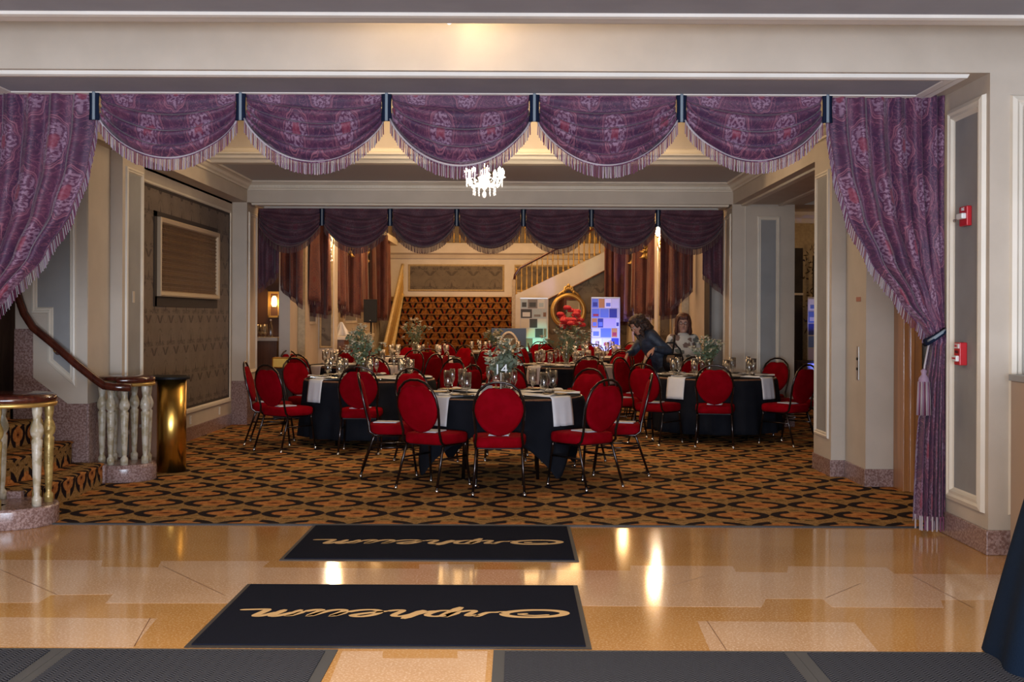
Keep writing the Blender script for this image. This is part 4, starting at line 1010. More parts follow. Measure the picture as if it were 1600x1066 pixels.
def table(key, X, Y, seats, full=True, rot=PI/4, hem=.10, square=False, glasses=8):
    nm = HEAD[key]; R_ = .762
    t = thing('round_table', 'round banquet table under black cloth, the %s' % nm, 'table', (X, Y, .006), 0, 'round banquet tables')
    MB().lathe([(.001, .73), (R_-.005, .73), (R_, .735), (R_, .745), (R_-.005, .75), (.001, .75)], n=40).build('tabletop', BROWNW, t)
    for k in range(4):
        a = PI/4+k*PI/2; MB().tube([(.45*math.cos(a), .45*math.sin(a), .73), (.48*math.cos(a), .48*math.sin(a), 0)], .016, 8).build('leg', FRAME, t)
    # black cloth: round or square, with soft cone folds
    def PC(u, v):
        a = 2*PI*u
        if v < .35: r = (R_+.006)*v/.35; return (r*math.cos(a), r*math.sin(a), .756)
        k = (v-.35)/.65
        if square:
            c = max(abs(math.cos(a+.15)), abs(math.sin(a+.15))); L = min(.70, (1.02/c)-.76+.06)
            z = .756-L*k; f = math.cos(8*(a+.15)); r = R_+.008+.05*k + .05*k*f
        else:
            z = .756-(.756-hem)*k; r = R_+.008+.045*k+.028*k*math.cos(13*a+X)+.012*k*math.cos(29*a)
        return (r*math.cos(a), r*math.sin(a), z)
    o = MB().grid(PC, 156, 18).build('tablecloth', BLACKC); o.location = (X, Y, .006)
    tag(o, 'black tablecloth hanging over the %s' % nm, 'tablecloth', 'black tablecloths'); o.modifiers.new('s', 'SOLIDIFY').thickness = .002
    for k, a in enumerate((rot, rot+PI/2)):
        o = MB().grid(runner_pts(a, .26, R_+.008, .26), 60, 8).build('table_runner', WHITEC); o.location = (X, Y, .008+k*.003)
        tag(o, 'white runner, near %s to far %s, on the %s' % (('left', 'right', nm) if math.sin(a)*math.cos(a) > 0 else ('right', 'left', nm)), 'table runner', 'white runners'); o.modifiers.new('s', 'SOLIDIFY').thickness = .003
    zt = .775
    for (a, dist, face) in seats:
        ar = math.radians(a); cx = X+math.sin(ar)*dist; cy = Y-math.cos(ar)*dist
        q = min(CLOCK, key=lambda k: abs((a-k+180) % 360-180)); w_ = CLOCK[q]
        rz = ar + math.radians(face)
        chair(cx, cy, rz, 'red banquet chair at the %s of the %s' % (w_, nm), 'red banquet chairs')
        if full:
            o = single('book', 'booklet', lambda: bookmb().build('booklet', [PAPER, mat('booklet_cover', (.40, .43, .50), .5)]), 'pale booklet on the %s chair at the %s' % (w_, nm), 'booklet', (cx+math.sin(rz)*.05, cy-math.cos(rz)*.05, .493), rz+.3*math.sin(a*3+X), 'booklets on the chairs')
    rnd = random.Random(int(X*100)+7)
    for i in range(glasses):
        def ck(an): dg_ = (math.degrees(an)+90) % 360; return CLOCK[min(CLOCK, key=lambda k: abs((dg_-k+180) % 360-180))]
        a = 2*PI*(i+.15)/glasses; r = .50+rnd.uniform(-.02, .02)
        single('gob', 'water_goblet', lambda: GOB.build('water_goblet', GLASS), 'stemmed water goblet at the %s of the %s' % (ck(a), nm), 'glass', (X+r*math.cos(a), Y+r*math.sin(a), zt), 0, 'goblets on the '+nm)
        if i % 2 == 0 or key in ('lefty', 'mid'):
            b = a+.16; single('flu', 'champagne_flute', lambda: FLU.build('champagne_flute', GLASS), 'slim champagne flute at the %s of the %s' % (ck(a), nm), 'glass', (X+(r-.03)*math.cos(b), Y+(r-.03)*math.sin(b), zt), 0, 'flutes on the '+nm)
        if full:
            c = a-.22; single('nap', 'folded_napkin', lambda: napmb().build('folded_napkin', WHITEC), 'white folded napkin at the %s of the %s' % (ck(a), nm), 'napkin', (X+.62*math.cos(c), Y+.62*math.sin(c), zt), c, 'napkins on the '+nm)
            c = a+.02; single('plt', 'side_plate', lambda: platemb().build('side_plate', PLATE), 'dark side plate at the %s of the %s' % (ck(a), nm), 'plate', (X+.60*math.cos(c+.03), Y+.60*math.sin(c+.03), zt-.001), c, 'plates on the '+nm)
            if key in ('front', 'lefty', 'righty'):
                single('cut', 'dessert_fork', lambda: cutmb().build('dessert_fork', CUT), 'small silver fork at the %s of the %s' % (ck(a), nm), 'fork', (X+.58*math.cos(c+.19), Y+.58*math.sin(c+.19), zt), c+PI/2, 'forks on the '+nm)
    return zt
def ring(off=0, d=1.10, skip=(), n=8, j=5):
    r = random.Random(n*10+int(off*7)+len(skip)); out = []
    for i in range(n):
        a = (i*360/n+off) % 360
        if i in skip: continue
        out.append((a, d+r.uniform(-.04, .06), r.uniform(-j, j)))
    return out
TS = dict(front=(-.14, 10.92), lefty=(-1.72, 13.66), righty=(2.46, 14.45), mid=(.80, 17.35), corner=(-2.35, 17.3), sp=(-1.75, 20.7), mir=(1.35, 20.9), blue=(-.45, 24.2), ban=(1.55, 24.4))
table('front', *TS['front'], [(0, 1.10, 0), (43, 1.06, -4), (92, 1.10, -6), (140, 1.10, 0), (178, 1.12, 0), (222, 1.12, 0), (272, 1.02, 4), (327, 1.02, 2)], square=True)
table('lefty', *TS['lefty'], [(2, 1.06, 0), (55, 1.2, 0), (95, 1.14, 0), (140, 1.14, 0), (185, 1.12, 0), (228, 1.14, 0), (282, 1.12, -8), (316, 1.16, 8)])
table('righty', *TS['righty'], [(351, 1.08, -2), (38, 1.12, 0), (84, 1.0, 8), (135, 1.12, 0), (180, 1.1, 4), (228, 1.14, 3), (274, 1.12, 6), (316, 1.16, 4)])
table('mid', *TS['mid'], ring(8), hem=.15); table('corner', *TS['corner'], ring(15, 1.06, (6,)), full=False)
table('sp', *TS['sp'], ring(12), full=False); table('mir', *TS['mir'], ring(20, 1.06, (2,)), full=False); table('blue', *TS['blue'], ring(5), full=False, glasses=6); table('ban', *TS['ban'], ring(0, 1.0, (2,)), full=False, glasses=6)
chair(2.62, 11.95+3.9, -2.3, 'red banquet chair turned sideways beside the grey pier, tucked behind the right table', 'red banquet chairs') if False else None
# side room: a dim table and chairs
chair(4.5, 15.8, .9, 'red banquet chair alone in the dim side room beyond the right opening', 'red banquet chairs')
# ================================================================ centrepieces
def centrepiece(label, X, Y, h=.42, spread=.26, kind='white', seed=0, eu=False, zt=.775):
    r = random.Random(seed); t = thing('flower_centrepiece', label, 'flowers', (X, Y, zt), 0, 'flower centrepieces')
    vh = h*.45
    MB().lathe([(.001, 0), (.05, .002), (.052, .008), (.038, .03), (.036, vh*.6), (.05, vh), (.047, vh), (.033, vh*.6), (.034, .03), (.001, .015)], n=14).build('vase', GLASS, t)
    st = MB(); lf = MB(); bl = MB(); ro = MB()
    for i in range(26):
        a = r.uniform(0, 2*PI); q = spread*r.uniform(.25, 1); hh = h*r.uniform(.75, 1.25)*(1-.35*(q/spread)**2)
        e = Vector((q*math.cos(a), q*math.sin(a), hh)); mid = Vector((q*.3*math.cos(a), q*.3*math.sin(a), hh*.6))
        st.tube([(0, 0, .02), mid*.5, mid, e], .0025, 4)
        for k in range(9):
            f = r.uniform(.45, 1.0); p = mid.lerp(e, (f-.45)/.55) if f > .45 else mid*f
            u = Vector((r.uniform(-1, 1), r.uniform(-1, 1), r.uniform(-.6, 1))).normalized(); v = u.cross(Vector((r.uniform(-1, 1), r.uniform(-1, 1), .3))).normalized()
            s_ = (.030 if eu else .022)*r.uniform(.7, 1.2)
            lf.add([p, p+u*s_+v*s_*.55, p+u*s_*1.7+v*s_*.45, p+u*s_*2.2, p+u*s_*1.7-v*s_*.45, p+u*s_-v*s_*.55], [(0, 1, 2, 3), (0, 3, 4, 5)])
        if i % 3 < 2:
            tgt = ro if (kind == 'red' and q < spread*.8 and hh > h*.55) else bl
            sz = .085 if tgt is ro else .036
            for k in range(2 if tgt is ro else 4):
                c = e + Vector((r.uniform(-.03, .03), r.uniform(-.03, .03), r.uniform(-.02, .03)))*(3.2*k if tgt is ro else 1)
                if tgt is ro:
                    for w_ in range(9):
                        b = 2*PI*w_/9*2.4; d = Vector((math.cos(b), math.sin(b), .55+.4*(w_ % 3))).normalized()
                        tgt.ball(tuple(c+d*sz*.45), (sz*.55, sz*.55, sz*.42), 6, 4)
                else:
                    for w_ in range(5):
                        b = 2*PI*w_/5; d = Vector((math.cos(b), math.sin(b), .25)); n_ = Vector((-math.sin(b), math.cos(b), 0))
                        tgt.add([c, c+d*sz*.7+n_*sz*.45, c+d*sz*1.15, c+d*sz*.7-n_*sz*.45], [(0, 1, 2, 3)])
                    tgt.ball(tuple(c), sz*.3, 5, 4)
    st.build('stems', STEM, t, kind='stuff'); lf.build('foliage', LEAFD if eu else LEAF, t, kind='stuff'); bl.build('blossoms', BLOOM, t, kind='stuff')
    if ro.v: ro.build('roses', ROSE, t, kind='stuff')
    return t
centrepiece('trailing eucalyptus centrepiece behind the number stand on the front centre table', TS['front'][0]+.02, TS['front'][1]+.26, .42, .20, seed=3, eu=True)
centrepiece('tall white blossom centrepiece on the left table by the damask wall', TS['lefty'][0]-.08, TS['lefty'][1], .50, .27, seed=4)
centrepiece('pale stems and blossoms on the right table by the grey pier', TS['righty'][0]-.05, TS['righty'][1]+.05, .46, .24, seed=5)
centrepiece('large white and green centrepiece on the centre table just beyond the far valance', TS['mid'][0]-.05, TS['mid'][1], .56, .38, seed=6)
centrepiece('blossom centrepiece on the back left table beyond the far valance', TS['corner'][0], TS['corner'][1], .50, .25, seed=7)
centrepiece('sparse white blossom stems on the rear left table before the grand stairs', TS['sp'][0]-.05, TS['sp'][1], .58, .3, seed=8)
centrepiece('red rose arrangement in front of the oval mirror on the rear right table', TS['mir'][0]-.35, TS['mir'][1]+.2, .74, .30, 'red', seed=9)
centrepiece('white lily centrepiece on the rear centre table nearest the grand stairs', TS['blue'][0], TS['blue'][1]-.2, .45, .24, seed=10)
# number stand
t = thing('table_number', 'white table number fourteen on a slim white post on the front centre table', 'table number', (TS['front'][0]+.0, TS['front'][1]-.30, .775))
MB().box(-.035, .035, -.03, .03, 0, .008).build('base', WPL, t); MB().tube([(0, 0, .005), (0, 0, .20)], .007, 6).build('post', WPL, t)
textmesh('numeral', '14', .13, WPL, t, (0, 0, .225), (PI/2, 0, 0), .006)
t = thing('place_card', 'small silver grey card standing on the front centre table', 'card', (TS['front'][0]-.13, TS['front'][1]-.2, .775)); MB().prism([(-.03, 0), (0, .075), (.03, 0), (.027, 0), (0, .068), (-.027, 0)], 'x', -.05, .05).build('folded_card', mat('silver_card', (.35, .38, .38), .4), t)

# ================================================================ far furnishings
def banner(label, px0, px1, py0, Y, pal, seed, group=None):
    a = W(px0, py0, Y); b = W(px1, py0, Y); w_ = b[0]-a[0]; h = a[2]
    t = thing('display_banner', label, 'banner', (a[0], Y, 0)); r = random.Random(seed)
    MB().box(0, w_, -.005, .005, .06, h).build('printed_sheet', mat('banner_white', (.55, .56, .60), .5), t)
    MB().box(-.02, w_+.02, -.10, .10, 0, .07).build('cassette_base', STEEL, t, bevel=.01)
    MB().tube([(w_/2, .03, .05), (w_/2, .03, h)], .012, 6).build('support_pole', STEEL, t)
    MB().box(0, w_, -.008, .008, h-.015, h+.01).build('top_rail', STEEL, t)
    k = 0
    for row in range(8):
        z1 = h-.03-row*(h-.12)/8; z0 = z1-(h-.12)/8+.02; x = .015
        while x < w_-.08:
            ww = r.uniform(.12, .30); ww = min(ww, w_-.015-x)
            m = MB().box(x, x+ww-.012, -.0078, -.0052, z0, z1); m.build('photo', pal[r.randrange(len(pal))], t)
            if r.random() < .65:
                q = r.uniform(.1, .4); MB().box(x+ww*.15, x+ww*.8, -.0092, -.0076, z0+(z1-z0)*.15, z0+(z1-z0)*(.3+q)).build('photo_detail', pal[r.randrange(len(pal))], t)
            x += ww; k += 1
    return t
def pm(n, c): return mat(n, c, .55)
PA = [pm('photo_grey', (.22, .20, .19)), pm('photo_white', (.70, .70, .68)), pm('photo_brown', (.25, .14, .09)), pm('photo_black', (.05, .05, .05)), pm('photo_sky', (.45, .55, .60)), pm('photo_cream', (.68, .62, .5))]
PB = [pm('photo_navy', (.04, .06, .30)), pm('photo_pale', (.72, .74, .85)), pm('photo_red', (.45, .05, .08)), pm('photo_blue', (.15, .25, .65)), pm('photo_lilac', (.55, .50, .80)), pm('photo_white_two', (.85, .86, .92)), pm('photo_orange', (.6, .28, .08))]
banner('collage banner washed in teal light left of the oval mirror', 813, 856, 466, 27.0, PA, 3)
banner('collage banner washed in violet blue light right of the oval mirror', 924, 969, 465, 27.0, PB, 8)
banner('added blue lit banner standing in for a mirror reflection beyond the right side opening', 1262, 1300, 465, 20.4, PB, 12)  # added banner takes the place of a mirror's reflection of the blue one
def uplight(label, X, Y, z, color, e, aim, spot=.8):
    t = thing('uplight', label, 'light', (X, Y, 0)); MB().box(-.09, .09, -.06, .06, 0, .10).build('housing', BLK, t, bevel=.01)
    MB().lathe([(.001, .13), (.05, .13), (.055, .10)], n=12).build('lens', mat('uplight_lens', color, .3, emit=color, es=6), t)
    d = Vector(aim)-Vector((X, Y, .16)); l = light('SPOT', (X, Y, .18), e, color, .04, d.to_track_quat('-Z', 'Y').to_euler(), spot=spot); return t
uplight('small teal uplight on the floor before the left collage banner', .38, 26.3, 0, (.1, 1.0, .75), 60, (.5, 27.0, .8), .7)
uplight('small blue uplight on the floor before the right collage banner', 2.05, 26.2, 0, (.22, .30, 1.0), 190, (2.1, 27.0, 1.2), 1.2)
uplight('added blue uplight on the side room floor', 5.3, 19.7, 0, (.22, .30, 1.0), 60, (5.3, 20.4, 1.0), .8)  # added lamp, there only to light the stand-in banner
# oval mirror
a = W(888, 486, 29.0); t = thing('oval_mirror', 'oval gilt mirror with a carved crest hanging on the damask wall below the side stairs', 'mirror', (a[0], 28.98, a[2]), .10)
rx, rz = .36, .36
MB().add([(rx*math.cos(2*PI*i/40), -.03, rz*math.sin(2*PI*i/40)) for i in range(40)], [tuple(range(40))[::-1]]).build('looking_glass', MIRR, t)
MB().tube([((rx+.03)*math.cos(2*PI*i/48), -.035, (rz+.03)*math.sin(2*PI*i/48)) for i in range(48)], .048, 8, closed=True).tube([((rx+.07)*math.cos(2*PI*i/48), -.03, (rz+.07)*math.sin(2*PI*i/48)) for i in range(48)], .022, 6, closed=True).build('gilt_frame', GOLD, t)
m = MB()
for i in range(7):
    q = (i-3)/3; m.ball((q*.13, -.05, rz+.11+.09*(1-q*q)), (.045, .03, .045), 8, 6)
for s in (-1, 1):
    m.tube([(s*.02, -.05, rz+.26), (s*.09, -.05, rz+.22), (s*.12, -.05, rz+.14), (s*.22, -.05, rz+.07), (s*.30, -.05, rz-.02)], [.02, .03, .02, .028, .012], 6)
m.ball((0, -.05, rz+.27), (.04, .03, .05)).build('carved_crest', GOLD, t)
# blue board with an arch on an easel
a = W(768, 513, 25.6); b = W(822, 550, 25.6); t = thing('arch_picture_board', 'blue board showing a cream arch, standing before the grand stairs', 'board', ((a[0]+b[0])/2, 25.6, 0)); hw = (b[0]-a[0])/2; z0, z1 = b[2]-.1, a[2]
MB().box(-hw, hw, -.02, .02, z0, z1).build('board', mat('slate_blue_board', (.07, .12, .24), .5), t, bevel=.004)
MB().tube([(hw*.62*math.cos(q*PI/16), -.028, z0+.02+(z1-z0)*.82*math.sin(q*PI/16)) for q in range(17)], .028, 8).build('painted_arch', CREAML, t)
MB().add([(hw*.58*math.cos(q*PI/16), -.024, z0+.02+(z1-z0)*.76*math.sin(q*PI/16)) for q in range(17)], [tuple(range(17))[::-1]]).build('arch_scene', WPX, t)
for s in (-1, 1): MB().tube([(s*hw*.6, 0, z0+.1), (s*hw*.7, -.12, 0)], .015, 6).build('easel_leg', BLK, t)
MB().tube([(0, .02, z1-.1), (0, .35, 0)], .015, 6).build('easel_leg', BLK, t)
# speaker on a stand
a = W(580, 486, 23.2); t = thing('loudspeaker', 'black loudspeaker raised on a pole at the left of the rear hall', 'speaker', (a[0], 23.2, a[2]))
MB().prism([(-.135, -.13), (.135, -.13), (.11, .12), (-.11, .12)], 'z', -.23, .23).build('cabinet', BLK, t, bevel=.01); MB().box(-.125, .125, -.137, -.13, -.21, .21).build('grille_cloth', mat('speaker_cloth', (.02, .02, .02), .9), t); MB().ball((.0, -.14, -.19), .012).build('power_light', CHROME, t)
t = thing('speaker_stand', 'black tripod pole under the raised loudspeaker', 'stand', (a[0], 23.2, 0)); MB().tube([(0, 0, .1), (0, 0, a[2]-.23)], .018, 8).build('pole', BLK, t)
for k in range(3): q = 2*PI*k/3; MB().tube([(0, 0, .55), (.4*math.cos(q), .4*math.sin(q), .01)], .012, 6).build('leg', BLK, t)
# sconces on the second piers
for s in (1, -1):
    X = (RW-.14) if s > 0 else (LW+.14); t = thing('crystal_wall_sconce', 'lit gilt wall sconce with hanging crystals on the %s pier of the rear hall' % ('right' if s > 0 else 'left'), 'wall lamp', (X, 20.45, 2.75), 0, 'gilt sconces of the rear hall')
    MB().lathe([(.02, -.6), (.05, -.5), (.035, -.3), (.06, -.1), (.05, .1), (.02, .3)], n=10, sy=.4).build('backplate', GOLD, t)
    for k in range(5):
        q = -1+k*.5; x = .15*q; y = -.20*math.cos(q)
        MB().tube([(0, -.02, -.05), (x*.6, y*.7, -.12), (x, y, .0), (x, y, .16)], .012, 6).build('arm', GOLD, t)
        MB().lathe([(.01, .16), (.034, .2), (.034, .24), (.014, .32), (.001, .35)], x, y, 8).build('bulb', LAMPW, t)
        MB().lathe([(.005, .14), (.045, .155), (.04, .165)], x, y, 8).build('drip_cup', GOLD, t)
    r = random.Random(4); c = MB(); g = MB()
    for k in range(60):
        q = r.uniform(-1, 1); z = r.uniform(-.95, .05); f = 1-abs(z)*.75; c.ball((q*.17*f, -.10-.1*r.random()*f, z), (.010, .010, .018), 5, 4)
        if k % 2: g.ball((q*.12*f, -.06, z*1.0+.05), (.03*r.uniform(.5, 1), .02, .03), 6, 4)
    c.build('crystal_drops', CRYS, t, kind='stuff'); g.build('gilt_leaves', GOLD, t, kind='stuff')
# gilded leaf carvings further along the walls
for s in (1, -1):
    for Y, zc in ((25.5, 2.85), (23.0, 2.9)):
        X = (RW-.16) if s > 0 else (LW+.16); r = random.Random(int(Y)); t = thing('gilt_carving', 'gilded leaf carving above the russet drapes on the %s wall, %s' % ('right' if s > 0 else 'left', 'farther from' if Y > 25 else 'nearer to' if Y < 25 else ''), 'carving', (X, Y-.05, zc)); t['label'] = 'gilded leaf carving on the %s wall of the rear hall, %s of its two' % ('right' if s > 0 else 'left', 'farther' if Y > 24 else 'nearer')
        m = MB()
        for k in range(26):
            q = r.uniform(-1, 1); z = r.uniform(-.35, .35); u = Vector((q, 0, z)).normalized()
            m.tube([(q*.05, -.02, z*.3), (q*.13, -.08, z*.8), (q*.19, -.05, z+.05)], [.02, .03, .006], 5)
        m.build('scrolling_leaves', GOLD, t)
# counter with napkins on the left wall
t = thing('side_counter', 'brown wooden counter with a pale ledge along the left wall of the rear hall', 'counter', (LW, 22.0, 0))
MB().box(.15, .40, -1.05, 3.0, 0, 1.06).build('cabinet_body', BROWNW, t, bevel=.006); MB().box(.15, .44, -1.08, 3.05, 1.06, 1.12).build('ledge', CREAML, t, bevel=.006)
t = thing('cone_napkin', 'white cloth folded into a peak on the left wall counter', 'napkin', (-3.24, 21.5, 1.12)); MB().grid(lambda u, v: ((u-.5)*.40*(1-v*.9), .05*math.sin(u*14)*(1-v), .26*v**1.3), 20, 10).build('folded_cloth', WHITEC, t).modifiers.new('s', 'SOLIDIFY').thickness = .01
# bar alcove furniture
t = thing('back_bar', 'dark back bar counter in the alcove at the far left', 'counter', (-4.3, 19.08, 0)); MB().box(-.45, .42, -.25, .25, 0, 1.08).build('cabinet_body', BROWNW, t, bevel=.006); MB().box(-.47, .44, -.3, .26, 1.08, 1.14).build('ledge', CREAML, t, bevel=.005)
for x, lab in ((-4.02, 'clear bottle on the back bar under the lamp'),):
    t = thing('bottle', lab, 'bottle', (x, 19.0, 1.14)); MB().lathe([(.001, 0), (.035, 0), (.038, .02), (.038, .14), (.03, .18), (.013, .22), (.012, .27)], n=12).build('body', GLASS, t); MB().lathe([(.014, .265), (.014, .29), (.001, .292)], n=10).build('cap', WPL, t)
for k, x in enumerate((-4.24, -4.17, -4.12)):
    o = proto['gob'].copy(); col.objects.link(o); o.location = (x, 18.95+.05*k, 1.14); o.name = 'water_goblet'; tag(o, '%s of three clear glasses on the back bar in the far left alcove' % ('leftmost', 'middle', 'rightmost')[k], 'glass', 'glasses on the back bar')
t = thing('alcove_wall_lamp', 'amber lit lantern in a gilt frame in the far left bar alcove', 'wall lamp', (-4.03, 19.33, 1.66)); MB().box(-.09, .09, -.08, .06, -.2, -.17).box(-.09, .09, -.08, .06, .2, .23).box(-.09, -.075, -.08, -.06, -.2, .2).box(.075, .09, -.08, -.06, -.2, .2).box(-.09, -.075, .04, .06, -.2, .2).box(.075, .09, .04, .06, -.2, .2).build('gilt_frame', GOLD, t)
MB().lathe([(.03, -.02), (.05, .02), (.045, .12), (.02, .16)], n=12, cy=-.01).build('glowing_shade', mat('amber_glow', (1, .6, .2), .5, emit=(1.0, .50, .14), es=9), t)
light('POINT', (-4.03, 19.1, 1.7), 5, (1, .55, .2), .06)
# brass rail stand tops seen over the chairs on the left
t = thing('brass_planter_box', 'polished brass trough on a dark cabinet before the far left alcove', 'planter', (-3.3, 16.9, .006))
MB().box(-.24, .24, -.09, .09, .72, .88).build('brass_body', BRASS, t, bevel=.02)
MB().box(-.22, .22, -.08, .08, 0, .72).build('dark_cabinet', DARK, t)
# gilt mirror and foliage in the side room
t = thing('foliage_wall_arrangement', 'dark dried foliage arrangement in the dim side room', 'foliage', (5.28, 20.6, 1.9)); m = MB(); r = random.Random(2)
for k in range(120):
    z = r.uniform(-.7, .85); q = r.uniform(-.2, .22)*(1-abs(z)*.3); p = Vector((q, r.uniform(-.1, .1), z)); u = Vector((r.uniform(-1, 1), r.uniform(-1, .3), r.uniform(-.5, 1))).normalized(); v = u.orthogonal().normalized(); s_ = .06
    m.add([p, p+u*s_+v*s_*.3, p+u*s_*1.8, p+u*s_-v*s_*.3], [(0, 1, 2, 3)])
m.tube([(0, .05, -1.89), (0, .05, .7)], .02, 6).build('dry_leaves', mat('dark_dry_leaf', (.06, .04, .02), .7), t, kind='stuff')
t = thing('dark_console_table', 'dark console table under the foliage in the side room', 'table', (5.2, 20.3, .006)); MB().box(-.35, .35, -.25, .2, .70, .74).build('tabletop', DARK, t)
for x in (-.32, .32):
    for y in (-.22, .17): MB().box(x-.02, x+.02, y-.02, y+.02, 0, .70).build('leg', DARK, t)

# ================================================================ people
SKIN = mat('skin', (.52, .27, .19), .5); HAIRD = mat('dark_brown_hair', rough=.6, fn=lambda: (lambda q: (mixc(ramp(noi(q[0], 30, 3, 1), .4, .6), (.018, .010, .008), (.075, .035, .022)), noi(q[0], 60, 3)))(coords()), bump=.01)
HAIRR = mat('auburn_hair', rough=.5, fn=lambda: (lambda q: (mixc(ramp(noi(comb(q[1]*60.0, q[2]*60.0, q[3]*6.0), 1, 3), .4, .6), (.045, .012, .008), (.13, .038, .022)), noi(comb(q[1]*60.0, q[2]*60.0, q[3]*6.0), 1, 3)))(coords()), bump=.006)
NAVYJ = mat('navy_quilted_jacket', rough=.55, fn=lambda: (lambda q: (mixc(ramp(noi(q[0], 12, 3), .35, .65), (.020, .032, .055), (.035, .052, .088)), noi(q[0], 14, 3)))(coords()), bump=.02)
def f_sweater():
    v, x, y, z = coords(); vd = comb(x*1.0 + (noi(v, 12, 2)-.5)*.12, y*.5, z*1.0 + (noi(v, 9, 2)-.5)*.12); c = vor(vd, 9.0); n = noi(v, 5, 2); k = (1-ramp(c, .44, .50))
    return (mixc(k*.9, (.72, .68, .60), mixc(ramp(noi(v, 3.1, 1), .47, .53), (.10, .12, .10), (.18, .09, .07))), noi(v, 250, 1))
SWEAT = mat('leaf_print_sweater', rough=.85, fn=f_sweater, bump=.002)
TROUS = mat('dark_trousers', (.012, .013, .018), .8); LIPS = mat('lips', (.42, .12, .11), .5); EYEW = mat('eye_white', (.75, .73, .70), .3)
def V3(a): return Vector(a)
def limb(m, a, b, ra, rb, k=5, bulge=0):
    a, b = V3(a), V3(b); d = (b-a).normalized(); X = d.orthogonal().normalized(); Y = d.cross(X)
    m.loft([(a.lerp(b, i/k), (ra+(rb-ra)*i/k)+bulge*math.sin(PI*i/k), (ra+(rb-ra)*i/k)+bulge*math.sin(PI*i/k), X, Y) for i in range(k+1)])
    m.ball(tuple(a), ra, 10, 8); m.ball(tuple(b), rb, 10, 8)
def headmb(m, c, right, up, fwd, s=1.0):
    """skull, jaw, nose, ears placed in a head frame"""
    c, R_, U, Fd = V3(c), V3(right), V3(up), V3(fwd)
    def P(x, y, z): return c + R_*x*s + Fd*y*s + U*z*s
    rings = [(-.125, .030, .038, .045), (-.112, .048, .058, .032), (-.08, .062, .078, .012), (-.04, .071, .090, .002), (0, .077, .098, 0), (.04, .078, .098, -.004), (.08, .068, .086, -.008), (.105, .048, .060, -.01), (.12, .018, .022, -.01)]
    m.loft([(P(0, fy_, z), rx*s, ry*s, R_, Fd) for z, rx, ry, fy_ in rings])
    m.loft([(P(0, .092, .015), .008*s, .008*s, R_, Fd), (P(0, .102, -.015), .011*s, .014*s, R_, Fd), (P(0, .108, -.035), .017*s, .016*s, R_, Fd), (P(0, .098, -.045), .013*s, .008*s, R_, Fd)])
    for q in (-1, 1): m.ball(tuple(P(q*.079, -.005, -.01)), (.012*s, .016*s, .028*s), 8, 6); m.ball(tuple(P(q*.034, .072, -.025)), (.022*s, .02*s, .018*s), 8, 6)
    return P
def handmb(m, wrist, d, n, s=1.0, curl=.5, side=1):
    """palm, four fingers of unequal length with bends, thumb from the side of the palm"""
    wrist, d, n = V3(wrist), V3(d).normalized(), V3(n).normalized(); r = d.cross(n).normalized()*side
    pc = wrist + d*.045*s
    m.loft([(wrist, .023*s, .016*s, r, n), (wrist+d*.03*s, .034*s, .015*s, r, n), (wrist+d*.065*s, .040*s, .014*s, r, n), (wrist+d*.085*s, .036*s, .011*s, r, n)])
    for k, (o, L) in enumerate(((-.030, .062), (-.010, .074), (.010, .070), (.029, .055))):
        p = wrist + d*.082*s + r*o*s; a = 0; pts = [p - d*.02*s]; q = p; pts.append(q)
        for j in range(3):
            a += curl*(.55+.2*j); dd = d*math.cos(a) - n*math.sin(a); q = q + dd*L*s*(.42, .33, .25)[j]; pts.append(q)
        m.tube(pts, [.0085*s, .0088*s, .008*s, .0072*s, .0055*s], 8)
    p = wrist + d*.03*s - r*.030*s; pts = [p, p - r*.022*s + d*.022*s - n*.006*s, p - r*.03*s + d*.05*s - n*.016*s, p - r*.026*s + d*.072*s - n*.026*s]; m.tube(pts, [.012*s, .011*s, .009*s, .007*s], 8)
def remesh(o, vox, it=4):
    a = o.modifiers.new('r', 'REMESH'); a.mode = 'VOXEL'; a.voxel_size = vox; a.use_smooth_shade = True
    b = o.modifiers.new('sm', 'SMOOTH'); b.iterations = it; b.factor = .5
    return o
def facebits(t, P, R_, U, Fd, glasses=False):
    for q in (-1, 1):
        MB().ball(tuple(P(q*.031, .085, .008)), .0105, 10, 8).build('eye', EYEW, t); MB().ball(tuple(P(q*.031, .0935, .007)), .0055, 8, 6).build('iris', INK, t)
        MB().tube([P(q*.016, .094, .026), P(q*.032, .094, .031), P(q*.048, .084, .026)], .0028, 5).build('eyebrow', HAIRD, t)
    MB().tube([P(-.024, .088, -.068), P(-.010, .0965, -.0655), P(0, .0975, -.067), P(.010, .0965, -.0655), P(.024, .088, -.068)], [.002, .005, .005, .005, .002], 6).build('lips', LIPS, t)
    if glasses:
        m = MB()
        for q in (-1, 1):
            m.tube([P(q*.032+.024*math.cos(2*PI*k/16), .104, .006+.018*math.sin(2*PI*k/16)) for k in range(16)], .0022, 5, closed=True)
            m.tube([P(q*.056, .104, .010), P(q*.078, .06, .010), P(q*.08, -.005, .006)], .002, 5)
        m.tube([P(-.008, .104, .01), P(.008, .104, .01)], .002, 5); m.build('eyeglasses', BLK, t)

